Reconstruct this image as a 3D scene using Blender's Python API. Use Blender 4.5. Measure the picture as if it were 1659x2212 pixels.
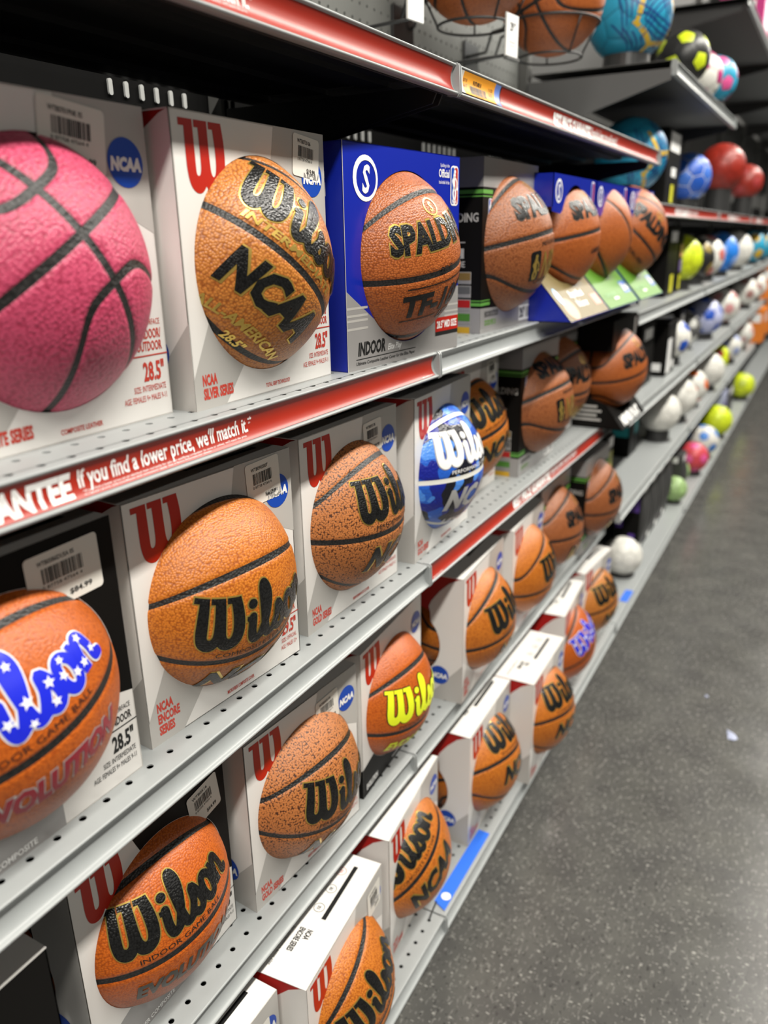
import bpy, math, random
from mathutils import Vector, Matrix, Quaternion
from mathutils.geometry import tessellate_polygon

for o in list(bpy.data.objects):
    bpy.data.objects.remove(o, do_unlink=True)
SC = bpy.context.scene
COL = SC.collection
PI = math.pi
random.seed(7)

# ------------------------------------------------------------------ camera
cam_d = bpy.data.cameras.new('camera')
cam = bpy.data.objects.new('camera', cam_d)
COL.objects.link(cam)
SC.camera = cam
rx = Vector((0.48516, -0.874312, -0.014087))
ry = Vector((0.296139, 0.149128, 0.943431))
rz = Vector((-0.822752, -0.461887, 0.331269))
cam.matrix_world = Matrix(((rx.x, ry.x, rz.x, -1.04765), (rx.y, ry.y, rz.y, -0.4716),
                           (rx.z, ry.z, rz.z, 1.34931), (0, 0, 0, 1)))
cam_d.sensor_fit = 'HORIZONTAL'
cam_d.sensor_width = 36
cam_d.lens = 36 * 1691.9 / 1659
cam_d.clip_start = 0.02
cam_d.dof.use_dof = True
cam_d.dof.focus_distance = 0.91
cam_d.dof.aperture_fstop = 4.5

# ------------------------------------------------------------------ world, lights, exposure
W = bpy.data.worlds.new('store_ambient')
SC.world = W
W.use_nodes = True
W.node_tree.nodes['Background'].inputs[0].default_value = (0.95, 0.93, 0.88, 1)
W.node_tree.nodes['Background'].inputs[1].default_value = 0.05
SC.view_settings.view_transform = 'Standard'
SC.view_settings.look = 'None'
SC.view_settings.exposure = 0.14
SC.view_settings.gamma = 1.0
SC.view_settings.use_curve_mapping = False


def tube_light(x, y, z, lx, ly, power, col=(1.0, 0.955, 0.87)):
    l = bpy.data.lights.new('ceiling_tube', 'AREA')
    l.shape = 'RECTANGLE'
    l.size, l.size_y, l.energy, l.color = lx, ly, power, col
    o = bpy.data.objects.new('ceiling_tube', l)
    COL.objects.link(o)
    o.location = (x, y, z)


for x in (-3.2, -0.4, 2.4, 5.2, 8.0):
    tube_light(x, -1.25, 3.45, 2.4, 0.16, 108)
    tube_light(x, -4.2, 3.45, 2.4, 0.16, 20)

# ------------------------------------------------------------------ materials
MATS = {}


def mat(name, col, rough=0.5, metal=0.0, spec=0.5, coat=0.0):
    if name in MATS:
        return MATS[name]
    m = bpy.data.materials.new(name)
    m.use_nodes = True
    b = m.node_tree.nodes['Principled BSDF']
    b.inputs['Base Color'].default_value = (*col, 1)
    b.inputs['Roughness'].default_value = rough
    b.inputs['Metallic'].default_value = metal
    b.inputs['Specular IOR Level'].default_value = spec
    b.inputs['Coat Weight'].default_value = coat
    b.inputs['Coat Roughness'].default_value = 0.12
    MATS[name] = m
    return m


def nodes_of(m):
    nt = m.node_tree
    return nt, nt.nodes, nt.links, nt.nodes['Principled BSDF']


def noise_tint(m, scale, amount, rscale=None):
    nt, N, L, b = nodes_of(m)
    col = tuple(b.inputs['Base Color'].default_value)
    tc = N.new('ShaderNodeTexCoord')
    n = N.new('ShaderNodeTexNoise')
    n.inputs['Scale'].default_value = scale
    n.inputs['Detail'].default_value = 5
    L.new(tc.outputs['Object'], n.inputs['Vector'])
    mx = N.new('ShaderNodeMix')
    mx.data_type = 'RGBA'
    mx.inputs['A'].default_value = tuple(c * (1 - amount) for c in col[:3]) + (1,)
    mx.inputs['B'].default_value = tuple(min(1, c * (1 + amount)) for c in col[:3]) + (1,)
    L.new(n.outputs['Fac'], mx.inputs['Factor'])
    L.new(mx.outputs['Result'], b.inputs['Base Color'])
    return m


def leather(name, col, dark, scale=400.0, bump=0.5, rough=0.5, edge=(0.40, 0.75)):
    """pebbled ball cover: voronoi cells are the pebbles, the pits between are dark"""
    if name in MATS:
        return MATS[name]
    m = mat(name, col, rough)
    nt, N, L, b = nodes_of(m)
    tc = N.new('ShaderNodeTexCoord')
    v = N.new('ShaderNodeTexVoronoi')
    v.inputs['Scale'].default_value = scale
    v.inputs['Randomness'].default_value = 0.75
    L.new(tc.outputs['Object'], v.inputs['Vector'])
    mr = N.new('ShaderNodeMapRange')
    mr.inputs['From Min'].default_value = edge[0]
    mr.inputs['From Max'].default_value = edge[1]
    L.new(v.outputs['Distance'], mr.inputs['Value'])
    n = N.new('ShaderNodeTexNoise')
    n.inputs['Scale'].default_value = 14
    n.inputs['Detail'].default_value = 3
    L.new(tc.outputs['Object'], n.inputs['Vector'])
    mv = N.new('ShaderNodeMix')
    mv.data_type = 'RGBA'
    mv.inputs['A'].default_value = tuple(c * 0.9 for c in col) + (1,)
    mv.inputs['B'].default_value = tuple(min(1, c * 1.1) for c in col) + (1,)
    L.new(n.outputs['Fac'], mv.inputs['Factor'])
    mx = N.new('ShaderNodeMix')
    mx.data_type = 'RGBA'
    mx.inputs['B'].default_value = (*dark, 1)
    L.new(mv.outputs['Result'], mx.inputs['A'])
    L.new(mr.outputs['Result'], mx.inputs['Factor'])
    L.new(mx.outputs['Result'], b.inputs['Base Color'])
    bp = N.new('ShaderNodeBump')
    bp.invert = True
    bp.inputs['Strength'].default_value = bump
    bp.inputs['Distance'].default_value = 0.0012
    L.new(v.outputs['Distance'], bp.inputs['Height'])
    L.new(bp.outputs['Normal'], b.inputs['Normal'])
    return m


def camo(name):
    m = mat(name, (0.02, 0.05, 0.5), 0.28)
    nt, N, L, b = nodes_of(m)
    tc = N.new('ShaderNodeTexCoord')

    def th(scale, off, lo):
        mp = N.new('ShaderNodeMapping')
        mp.inputs['Location'].default_value = (off, off * 1.7, off * 0.6)
        L.new(tc.outputs['Object'], mp.inputs['Vector'])
        n = N.new('ShaderNodeTexNoise')
        n.inputs['Scale'].default_value = scale
        n.inputs['Detail'].default_value = 1.5
        L.new(mp.outputs['Vector'], n.inputs['Vector'])
        g = N.new('ShaderNodeMath')
        g.operation = 'GREATER_THAN'
        g.inputs[1].default_value = lo
        L.new(n.outputs['Fac'], g.inputs[0])
        return g.outputs[0]

    def mix(a, fac, colr):
        mx = N.new('ShaderNodeMix')
        mx.data_type = 'RGBA'
        if isinstance(a, tuple):
            mx.inputs['A'].default_value = a
        else:
            L.new(a, mx.inputs['A'])
        mx.inputs['B'].default_value = colr
        L.new(fac, mx.inputs['Factor'])
        return mx.outputs['Result']
    c1 = mix((0.010, 0.018, 0.26, 1), th(22, 1.3, 0.53), (0.02, 0.11, 0.55, 1))
    c2 = mix(c1, th(20, 4.1, 0.54), (0.010, 0.010, 0.016, 1))
    c3 = mix(c2, th(26, 8.2, 0.61), (0.07, 0.25, 0.75, 1))
    L.new(c3, b.inputs['Base Color'])
    v = N.new('ShaderNodeTexVoronoi')
    v.inputs['Scale'].default_value = 250
    L.new(tc.outputs['Object'], v.inputs['Vector'])
    bp = N.new('ShaderNodeBump')
    bp.invert = True
    bp.inputs['Strength'].default_value = 0.5
    bp.inputs['Distance'].default_value = 0.0012
    L.new(v.outputs['Distance'], bp.inputs['Height'])
    L.new(bp.outputs['Normal'], b.inputs['Normal'])
    return m


def floor_mat():
    m = mat('speckled_floor', (0.16, 0.157, 0.148), 0.34)
    nt, N, L, b = nodes_of(m)
    tc = N.new('ShaderNodeTexCoord')

    def tex(scale, detail, stretch=(1, 1, 1), rot=0):
        mp = N.new('ShaderNodeMapping')
        mp.inputs['Scale'].default_value = stretch
        mp.inputs['Rotation'].default_value = (0, 0, rot)
        L.new(tc.outputs['Object'], mp.inputs['Vector'])
        n = N.new('ShaderNodeTexNoise')
        n.inputs['Scale'].default_value = scale
        n.inputs['Detail'].default_value = detail
        L.new(mp.outputs['Vector'], n.inputs['Vector'])
        return n.outputs['Fac']

    def ramp(src, lo, hi):
        r = N.new('ShaderNodeMapRange')
        r.inputs['From Min'].default_value = lo
        r.inputs['From Max'].default_value = hi
        L.new(src, r.inputs['Value'])
        return r.outputs['Result']

    def mix(a, fac, colr):
        mx = N.new('ShaderNodeMix')
        mx.data_type = 'RGBA'
        if isinstance(a, tuple):
            mx.inputs['A'].default_value = a
        else:
            L.new(a, mx.inputs['A'])
        mx.inputs['B'].default_value = (*colr, 1)
        L.new(fac, mx.inputs['Factor'])
        return mx.outputs['Result']
    c = mix((0.072, 0.071, 0.068, 1), ramp(tex(9, 4), 0.35, 0.7), (0.102, 0.101, 0.093))
    c = mix(c, ramp(tex(62, 2, (1, 2.2, 1), 0.5), 0.58, 0.70), (0.19, 0.187, 0.175))
    c = mix(c, ramp(tex(78, 2, (2.2, 1, 1), 1.1), 0.64, 0.72), (0.34, 0.335, 0.31))
    c = mix(c, ramp(tex(70, 2, (1, 1.8, 1), 2.0), 0.61, 0.70), (0.045, 0.045, 0.043))
    L.new(c, b.inputs['Base Color'])
    r2 = ramp(tex(5, 4), 0.2, 0.8)
    rr = N.new('ShaderNodeMapRange')
    rr.inputs['To Min'].default_value = 0.15
    rr.inputs['To Max'].default_value = 0.32
    L.new(r2, rr.inputs['Value'])
    L.new(rr.outputs['Result'], b.inputs['Roughness'])
    return m


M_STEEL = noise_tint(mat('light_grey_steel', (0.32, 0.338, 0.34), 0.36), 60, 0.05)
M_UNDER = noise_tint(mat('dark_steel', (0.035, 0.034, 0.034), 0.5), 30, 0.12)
M_POST = noise_tint(mat('upright_grey', (0.10, 0.10, 0.095), 0.45), 30, 0.1)
M_BACK = noise_tint(mat('back_panel_black', (0.0045, 0.0045, 0.0045), 0.8, spec=0.08), 20, 0.15)
M_PEG = noise_tint(mat('pegboard_grey', (0.17, 0.175, 0.165), 0.6), 12, 0.06)
M_RED = noise_tint(mat('price_strip_red', (0.34, 0.022, 0.010), 0.36), 25, 0.05)
M_WHITE = mat('print_white', (0.86, 0.86, 0.85), 0.4)
M_CARD = noise_tint(mat('white_carton', (0.78, 0.76, 0.73), 0.28, coat=0.15), 8, 0.015)
M_FACET = noise_tint(mat('grey_facet_print', (0.47, 0.455, 0.43), 0.28, coat=0.15), 8, 0.015)
M_INNER = noise_tint(mat('red_carton_lining', (0.42, 0.010, 0.007), 0.5), 20, 0.08)
M_REDPRINT = mat('red_print', (0.46, 0.014, 0.005), 0.35)
M_TXTRED = mat('red_text_print', (0.56, 0.05, 0.03), 0.4)
M_BLUEDISC = mat('blue_emblem', (0.006, 0.06, 0.42), 0.35)
M_BLACKP = noise_tint(mat('black_carton', (0.006, 0.0055, 0.005), 0.45, spec=0.12), 8, 0.1)
M_BLACKT = mat('black_print', (0.012, 0.012, 0.012), 0.4)
M_STICK = noise_tint(mat('sticker_paper', (0.74, 0.72, 0.66), 0.55), 10, 0.02)
M_BLUE = noise_tint(mat('royal_blue_carton', (0.006, 0.020, 0.36), 0.24, coat=0.35), 8, 0.06)
M_GREYC = noise_tint(mat('grey_carton', (0.30, 0.29, 0.285), 0.3, coat=0.2), 8, 0.04)
M_GREEN = mat('green_print', (0.12, 0.36, 0.06), 0.4)
M_LIME = noise_tint(mat('lime_carton', (0.095, 0.25, 0.018), 0.5), 8, 0.04)
M_TAN = noise_tint(mat('tan_photo_print', (0.19, 0.145, 0.055), 0.5), 40, 0.2)
M_SEAM = leather('black_channel_rubber', (0.018, 0.017, 0.016), (0.006, 0.006, 0.006), 330, 0.6, 0.45)
M_SEAMW = mat('white_channel_rubber', (0.80, 0.80, 0.74), 0.4)
M_INK = leather('glossy_black_ink', (0.010, 0.010, 0.010), (0.004, 0.004, 0.004), 380, 0.45, 0.26)
M_GOLD = mat('gold_foil', (0.72, 0.50, 0.12), 0.28, 0.75)
M_YEL = mat('neon_yellow_ink', (0.80, 0.90, 0.02), 0.4)
M_STARBLUE = mat('star_blue_ink', (0.012, 0.022, 0.60), 0.3)
M_SILVER = mat('silver_ink', (0.60, 0.60, 0.60), 0.3, 0.4)
M_GREYINK = mat('grey_ink', (0.055, 0.050, 0.042), 0.35, 0.2)
M_WIRE = mat('black_wire', (0.02, 0.02, 0.02), 0.35)
M_TAPE = mat('blue_label_tape', (0.03, 0.16, 0.75), 0.4)
M_ORANGETAG = mat('orange_tag', (0.85, 0.36, 0.02), 0.45)

L_ENCORE = leather('bright_orange_cover', (0.55, 0.168, 0.016), (0.32, 0.075, 0.006), 390, 0.40, 0.40)
L_GOLD = leather('tan_dotted_cover', (0.45, 0.155, 0.040), (0.06, 0.016, 0.005), 400, 0.35, 0.5, (0.52, 0.74))
L_EVO = leather('deep_orange_cover', (0.51, 0.110, 0.009), (0.34, 0.062, 0.005), 400, 0.35, 0.40)
L_SILVER = leather('amber_cover', (0.53, 0.195, 0.034), (0.30, 0.085, 0.012), 340, 0.55, 0.38)
L_SPAL = leather('russet_cover', (0.42, 0.112, 0.022), (0.25, 0.055, 0.009), 370, 0.55, 0.40)
L_SPAL2 = leather('brown_cover', (0.34, 0.110, 0.034), (0.18, 0.048, 0.013), 370, 0.6, 0.40)
L_PINK = leather('pink_cover', (0.58, 0.070, 0.150), (0.36, 0.030, 0.075), 330, 0.65, 0.40)
L_CAMO = camo('blue_camo_cover')


# ------------------------------------------------------------------ mesh helpers
class B:
    def __init__(s):
        s.v, s.f = [], []

    def poly(s, pts):
        n = len(s.v)
        s.v += [tuple(p) for p in pts]
        s.f.append(tuple(range(n, n + len(pts))))
        return s

    def box(s, x0, x1, y0, y1, z0, z1):
        n = len(s.v)
        s.v += [(x, y, z) for x in (x0, x1) for y in (y0, y1) for z in (z0, z1)]
        s.f += [tuple(n + i for i in q) for q in ((0, 1, 3, 2), (4, 6, 7, 5), (0, 4, 5, 1), (2, 3, 7, 6), (0, 2, 6, 4), (1, 5, 7, 3))]
        return s

    def rbox(s, x0, x1, y0, y1, z0, z1, r=0.002):
        """box with chamfered vertical and horizontal edges"""
        n = len(s.v)
        cx, cy, cz = (x0 + x1) / 2, (y0 + y1) / 2, (z0 + z1) / 2
        hx, hy, hz = (x1 - x0) / 2, (y1 - y0) / 2, (z1 - z0) / 2
        idx = {}
        for sx in (-1, 1):
            for sy in (-1, 1):
                for sz in (-1, 1):
                    for a in range(3):
                        p = [hx, hy, hz]
                        for b in range(3):
                            if b != a:
                                p[b] -= r
                        idx[(sx, sy, sz, a)] = len(s.v)
                        s.v.append((cx + sx * p[0], cy + sy * p[1], cz + sz * p[2]))
        for a in range(3):
            b, c = (a + 1) % 3, (a + 2) % 3
            for sg in (-1, 1):
                q = []
                for (sb, sc) in ((-1, -1), (1, -1), (1, 1), (-1, 1)):
                    k = [0, 0, 0]
                    k[a], k[b], k[c] = sg, sb, sc
                    q.append(idx[(*k, a)])
                s.f.append(tuple(q if sg > 0 else q[::-1]))
            for sb in (-1, 1):
                for sc in (-1, 1):
                    q = []
                    for sa, w in ((-1, b), (1, b), (1, c), (-1, c)):
                        k = [0, 0, 0]
                        k[a], k[b], k[c] = sa, sb, sc
                        q.append(idx[(*k, w)])
                    s.f.append(tuple(q if sb * sc < 0 else q[::-1]))
        for sx in (-1, 1):
            for sy in (-1, 1):
                for sz in (-1, 1):
                    q = [idx[(sx, sy, sz, a)] for a in range(3)]
                    s.f.append(tuple(q if sx * sy * sz > 0 else q[::-1]))
        return s

    def tube(s, pts, r, n=8, closed=False):
        pts = [Vector(p) for p in pts]
        base = len(s.v)
        m = len(pts)
        prev = None
        for i, p in enumerate(pts):
            if closed:
                t = pts[(i + 1) % m] - pts[i - 1]
            else:
                t = pts[min(i + 1, m - 1)] - pts[max(i - 1, 0)]
            t.normalize()
            a = prev if prev is not None else (Vector((0, 0, 1)) if abs(t.z) < 0.9 else Vector((1, 0, 0)))
            a = (a - t * a.dot(t)).normalized()
            prev = a
            b = t.cross(a)
            for k in range(n):
                w = 2 * PI * k / n
                s.v.append(tuple(p + (a * math.cos(w) + b * math.sin(w)) * r))
        for i in range(m if closed else m - 1):
            for k in range(n):
                j = (i + 1) % m
                s.f.append((base + i * n + k, base + i * n + (k + 1) % n, base + j * n + (k + 1) % n, base + j * n + k))
        if not closed:
            s.f.append(tuple(base + k for k in range(n))[::-1])
            s.f.append(tuple(base + (m - 1) * n + k for k in range(n)))
        return s

    def lathe(s, prof, n=24, c=(0, 0, 0)):
        base = len(s.v)
        for (r, z) in prof:
            for k in range(n):
                a = 2 * PI * k / n
                s.v.append((c[0] + r * math.cos(a), c[1] + r * math.sin(a), c[2] + z))
        for i in range(len(prof) - 1):
            for k in range(n):
                s.f.append((base + i * n + k, base + i * n + (k + 1) % n, base + (i + 1) * n + (k + 1) % n, base + (i + 1) * n + k))
        s.f.append(tuple(base + k for k in range(n))[::-1])
        s.f.append(tuple(base + (len(prof) - 1) * n + k for k in range(n)))
        return s

    def slab(s, loops, fn, t):
        """2D loops (first outer, rest holes) -> solid sheet; fn(u, v, d) gives the 3D point at depth d"""
        pts = [p for l in loops for p in l]
        tr = tessellate_polygon([[Vector((p[0], p[1], 0)) for p in l] for l in loops])
        n = len(s.v)
        k = len(pts)
        s.v += [tuple(fn(p[0], p[1], 0)) for p in pts] + [tuple(fn(p[0], p[1], t)) for p in pts]
        for a, b, c in tr:
            (ax, ay), (bx, by), (cx, cy) = pts[a], pts[b], pts[c]
            if (bx - ax) * (cy - ay) - (by - ay) * (cx - ax) < 0:
                b, c = c, b
            s.f.append((n + a, n + b, n + c))
            s.f.append((n + k + a, n + k + c, n + k + b))
        o = 0
        for l in loops:
            m = len(l)
            for i in range(m):
                j = (i + 1) % m
                s.f.append((n + o + i, n + o + j, n + k + o + j, n + k + o + i))
            o += m
        return s

    def tri2(s, tris, fn):
        """list of 2D triangles mapped with fn(u, v)"""
        for t in tris:
            n = len(s.v)
            s.v += [tuple(fn(*p)) for p in t]
            s.f.append((n, n + 1, n + 2))
        return s

    def mesh(s, name, m, smooth=False):
        me = bpy.data.meshes.new(name)
        me.from_pydata(s.v, [], s.f)
        me.materials.append(m)
        if smooth:
            me.polygons.foreach_set('use_smooth', [True] * len(me.polygons))
        me.update()
        return me


def put(name, me, parent=None, loc=None, quat=None):
    o = bpy.data.objects.new(name, me)
    COL.objects.link(o)
    if parent is not None:
        o.parent = parent
    if loc is not None:
        o.location = loc
    if quat is not None:
        o.rotation_mode = 'QUATERNION'
        o.rotation_quaternion = quat
    return o


def part(name, b, m, parent=None, smooth=False):
    return put(name, b.mesh(name, m, smooth), parent)


def thing(name, label, cat, loc=(0, 0, 0), rotz=0.0, group=None):
    o = put(name, None, None, loc)
    o.rotation_euler = (0, 0, rotz)
    return tag(o, label, cat, group)


def tag(o, label, cat, group=None):
    o['label'] = label
    o['category'] = cat
    if group:
        o['group'] = group
    return o


def struct(o):
    o['kind'] = 'structure'
    return o


# ------------------------------------------------------------------ 2D print: text, strokes, shapes
TXT = {}


def text2(s, h=1.0, bold=0.0, shear=0.0, sx=1.0, align='l'):
    """triangles of a line of text, cap height h, narrowed by sx"""
    if not s.strip():
        return []
    k = (s, bold, shear)
    if k not in TXT:
        cu = bpy.data.curves.new('text', 'FONT')
        cu.body = s
        cu.resolution_u = 2
        cu.offset = bold
        cu.shear = shear
        ob = bpy.data.objects.new('text', cu)
        me = bpy.data.meshes.new_from_object(ob)
        me.calc_loop_triangles()
        vs = [v.co for v in me.vertices]
        tr = [[(vs[i].x / 0.72, vs[i].y / 0.72) for i in t.vertices] for t in me.loop_triangles]
        bpy.data.objects.remove(ob)
        bpy.data.curves.remove(cu)
        bpy.data.meshes.remove(me)
        TXT[k] = tr
    tr = TXT[k]
    xs = [p[0] for t in tr for p in t]
    x0, x1 = min(xs), max(xs)
    off = {'l': x0, 'c': (x0 + x1) / 2, 'r': x1}[align]
    return [[((p[0] - off) * h * sx, p[1] * h) for p in t] for t in tr]


def text_w(s, width, h, bold=0.0, shear=0.0, align='l'):
    """text squeezed to an exact width"""
    tr = text2(s, h, bold, shear)
    xs = [p[0] for t in tr for p in t]
    k = width / (max(xs) - min(xs))
    off = {'l': 0, 'c': width / 2, 'r': width}[align]
    return [[(p[0] * k - off, p[1]) for p in t] for t in tr]


def sh(tris, dx, dy, rot=0.0):
    c, s = math.cos(rot), math.sin(rot)
    return [[(p[0] * c - p[1] * s + dx, p[0] * s + p[1] * c + dy) for p in t] for t in tris]


def fill2(loop, holes=()):
    ls = [loop] + list(holes)
    pts = [p for l in ls for p in l]
    return [[pts[i] for i in t] for t in tessellate_polygon([[Vector((*p, 0)) for p in l] for l in ls])]


def rect2(x0, y0, x1, y1):
    return [[(x0, y0), (x1, y0), (x1, y1)], [(x0, y0), (x1, y1), (x0, y1)]]


def circ(cx, cy, rx_, ry_=None, n=28):
    ry_ = rx_ if ry_ is None else ry_
    return [(cx + rx_ * math.cos(2 * PI * i / n), cy + ry_ * math.sin(2 * PI * i / n)) for i in range(n)]


def rrect(x0, y0, x1, y1, r, n=5):
    out = []
    for cx, cy, a in ((x1 - r, y0 + r, -PI / 2), (x1 - r, y1 - r, 0), (x0 + r, y1 - r, PI / 2), (x0 + r, y0 + r, PI)):
        out += [(cx + r * math.cos(a + PI / 2 * i / n), cy + r * math.sin(a + PI / 2 * i / n)) for i in range(n + 1)]
    return out


def catmull(p, closed=False, n=6):
    out = []
    m = len(p)
    for i in range(m if closed else m - 1):
        g = (lambda j: p[j % m]) if closed else (lambda j: p[max(0, min(m - 1, j))])
        a, b, c, d = g(i - 1), g(i), g(i + 1), g(i + 2)
        for k in range(n):
            t = k / n
            out.append(tuple(0.5 * (2 * b[q] + (c[q] - a[q]) * t + (2 * a[q] - 5 * b[q] + 4 * c[q] - d[q]) * t * t +
                                    (3 * b[q] - a[q] - 3 * c[q] + d[q]) * t ** 3) for q in (0, 1)))
    if not closed:
        out.append(tuple(p[-1][:2]))
    return out


def stroke(p, w, closed=False, cap=True, smooth=True):
    q = catmull(p, closed) if smooth else list(p)
    m = len(q)
    L_, R_ = [], []
    for i in range(m):
        a = q[i - 1] if (closed or i) else q[i]
        b = q[(i + 1) % m] if (closed or i < m - 1) else q[i]
        dx, dy = b[0] - a[0], b[1] - a[1]
        l = math.hypot(dx, dy) or 1
        nx, ny = -dy / l * w / 2, dx / l * w / 2
        L_.append((q[i][0] + nx, q[i][1] + ny))
        R_.append((q[i][0] - nx, q[i][1] - ny))
    out = []
    for i in range(m if closed else m - 1):
        j = (i + 1) % m
        out += [[R_[i], R_[j], L_[j]], [R_[i], L_[j], L_[i]]]
    if cap and not closed:
        for e, l_, r_, sg in ((q[0], L_[0], R_[0], -1), (q[-1], L_[-1], R_[-1], 1)):
            a0 = math.atan2(r_[1] - e[1], r_[0] - e[0])
            arc = [(e[0] + w / 2 * math.cos(a0 + sg * PI * k / 6), e[1] + w / 2 * math.sin(a0 + sg * PI * k / 6)) for k in range(7)]
            out += [[e, arc[k], arc[k + 1]] for k in range(6)]
    return out


def grow(p, g):
    """offset a counter-clockwise outline outwards by g"""
    n = len(p)
    out = []
    for i in range(n):
        a, b, c = p[i - 1], p[i], p[(i + 1) % n]
        d1 = Vector((b[0] - a[0], b[1] - a[1])).normalized()
        d2 = Vector((c[0] - b[0], c[1] - b[1])).normalized()
        n1, n2 = Vector((d1.y, -d1.x)), Vector((d2.y, -d2.x))
        m = n1 + n2
        m = m / max(0.5, m.length_squared / 2) if m.length > 1e-6 else n1
        out.append((b[0] + m.x * g, b[1] + m.y * g))
    return out


def flag2(x0, y0, x1, y1, g):
    return rect2(x0 - g, y0 - g, x1 + g, y1 + g)


def w_outline():
    c = lambda p: catmull(p)[:-1]
    o = [(0, 100), (0, 90)]
    o += c([(11, 90), (11, 60), (12, 32), (17, 12), (27, 2), (38, 0.5), (46, 5), (51, 11)])
    o += c([(51, 11), (57, 4), (67, 0.5), (77, 3), (88, 12), (95, 28), (98, 50), (97, 75), (93, 100)])
    o += [(93, 100), (64.5, 100), (64.5, 90)]
    o += c([(73, 90), (75.5, 70), (76.5, 48), (75, 33), (71, 25), (66.5, 26), (63.5, 35), (62, 60), (61, 100)])
    o += [(61, 100), (32.5, 100), (32.5, 90)]
    o += c([(41, 90), (42, 60), (42, 38), (40, 28), (36, 24.5), (32, 27), (31, 36), (30.5, 60), (29.5, 100)])
    return o + [(29.5, 100)]


def w_mark(g=0.0):
    """the three-stemmed block w, 100 x 100 units; g grows it for an outline"""
    return fill2(grow(w_outline(), g) if g else w_outline())


def script_word(g=0.0):
    """w i l s o n in one heavy script, 278 units long, baseline 0; a list of layers so that overlapping strokes do not coincide"""
    w = 16.5 + 2 * g
    return [w_mark(g),
            stroke([(115, 56), (113, 26), (118, 9), (130, 14)], w),
            flag2(103, 50, 113, 59, g) + fill2(circ(117, 80, 10 + g, 9 + g, 16)),
            stroke([(130, 14), (146, 50), (159, 88), (156, 106), (147, 104), (142, 80), (141, 34), (146, 10), (158, 12)], w),
            stroke([(158, 12), (171, 36), (177, 58), (186, 38), (187, 17), (176, 7), (165, 14)], w * 0.95),
            stroke([(198, 32), (203, 50), (214, 54), (224, 45), (226, 30), (221, 12), (210, 7), (201, 15)], w * 0.95, closed=True),
            stroke([(240, 54), (240, 8)], w, cap=False, smooth=False),
            flag2(231, 47, 240, 58, g),
            stroke([(241, 32), (250, 51), (262, 50), (265, 32), (265, 13), (276, 10)], w * 0.95)]


def scale2(tr, k, cx=0.0, cy=0.0):
    return [[((p[0] - cx) * k, (p[1] - cy) * k) for p in t] for t in tr]


def star2(cx, cy, r, rot=0.3):
    p = [(cx + (r if i % 2 == 0 else r * 0.42) * math.cos(rot + PI * i / 5), cy + (r if i % 2 == 0 else r * 0.42) * math.sin(rot + PI * i / 5)) for i in range(10)]
    return fill2(p)


def refine(tris, mx):
    out = []
    st = list(tris)
    while st:
        t = st.pop()
        e = [((t[i][0] - t[(i + 1) % 3][0]) ** 2 + (t[i][1] - t[(i + 1) % 3][1]) ** 2, i) for i in range(3)]
        d, i = max(e)
        if d <= mx * mx:
            out.append(t)
            continue
        a, b, c = t[i], t[(i + 1) % 3], t[(i + 2) % 3]
        m = ((a[0] + b[0]) / 2, (a[1] + b[1]) / 2)
        st += [[a, m, c], [m, b, c]]
    return out


# ------------------------------------------------------------------ basketballs
RB = 0.1195


def loop_theta(ph):
    """polar angle of the side channel: nearly a great circle that turns tightly where it meets the cross channel"""
    a = math.degrees(math.atan(math.tan(math.radians(50)) * abs(math.cos(ph)))) - 20
    return math.radians(90 - (20 + 3.5 * math.log1p(math.exp(a / 3.5))))


def seam_dist(x, y, z):
    lat = math.asin(max(-1, min(1, z)))
    d = min(abs(lat), abs(math.asin(max(-1, min(1, x)))))
    ph = math.atan2(y, x)
    th = PI / 2 - abs(lat)
    return min(d, abs(th - loop_theta(ph)) * 0.96)


def ball_mesh(nlon=300, nlat=150):
    v, f = [], []
    hw, dep = 0.0047 / RB, 0.0021
    for i in range(nlat + 1):
        la = -PI / 2 + PI * i / nlat
        cl, sl = math.cos(la), math.sin(la)
        for k in range(nlon):
            lo = 2 * PI * k / nlon
            x, y, z = cl * math.cos(lo), cl * math.sin(lo), sl
            t = max(0.0, 1 - seam_dist(x, y, z) / (hw * 1.5))
            r = RB - dep * t * t * (3 - 2 * t)
            v.append((x * r, y * r, z * r))
    for i in range(nlat):
        for k in range(nlon):
            f.append((i * nlon + k, i * nlon + (k + 1) % nlon, (i + 1) * nlon + (k + 1) % nlon, (i + 1) * nlon + k))
    return v, f


BV, BF = ball_mesh()
BALLS = {}


def ball_data(m):
    if m.name not in BALLS:
        me = bpy.data.meshes.new('ball_cover')
        me.from_pydata(BV, [], BF)
        me.materials.append(m)
        me.polygons.foreach_set('use_smooth', [True] * len(me.polygons))
        me.update()
        BALLS[m.name] = me
    return BALLS[m.name]


def ribbon(curve, hw=0.0038, r=RB - 0.0009):
    b = B()
    n = len(curve)
    for i in range(n):
        p = curve[i]
        t = (curve[(i + 1) % n] - curve[i - 1]).normalized()
        s_ = p.cross(t).normalized()
        for k, dr in ((-1, 0.0), (-0.5, -0.0002), (0.5, -0.0002), (1, 0.0)):
            q = (p + s_ * (k * hw / RB)).normalized() * (r + dr)
            b.v.append(tuple(q))
    for i in range(n):
        j = (i + 1) % n
        for k in range(3):
            b.f.append((i * 4 + k, i * 4 + k + 1, j * 4 + k + 1, j * 4 + k))
    return b


def seam_curves():
    N_ = 180
    a = [2 * PI * i / N_ for i in range(N_)]
    out = [[Vector((math.cos(t), math.sin(t), 0)) for t in a], [Vector((0, math.cos(t), math.sin(t))) for t in a]]
    for s in (1, -1):
        out.append([Vector((math.sin(loop_theta(t)) * math.cos(t), math.sin(loop_theta(t)) * math.sin(t), s * math.cos(loop_theta(t)))) for t in a])
    return out


SEAMS = {}


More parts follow.
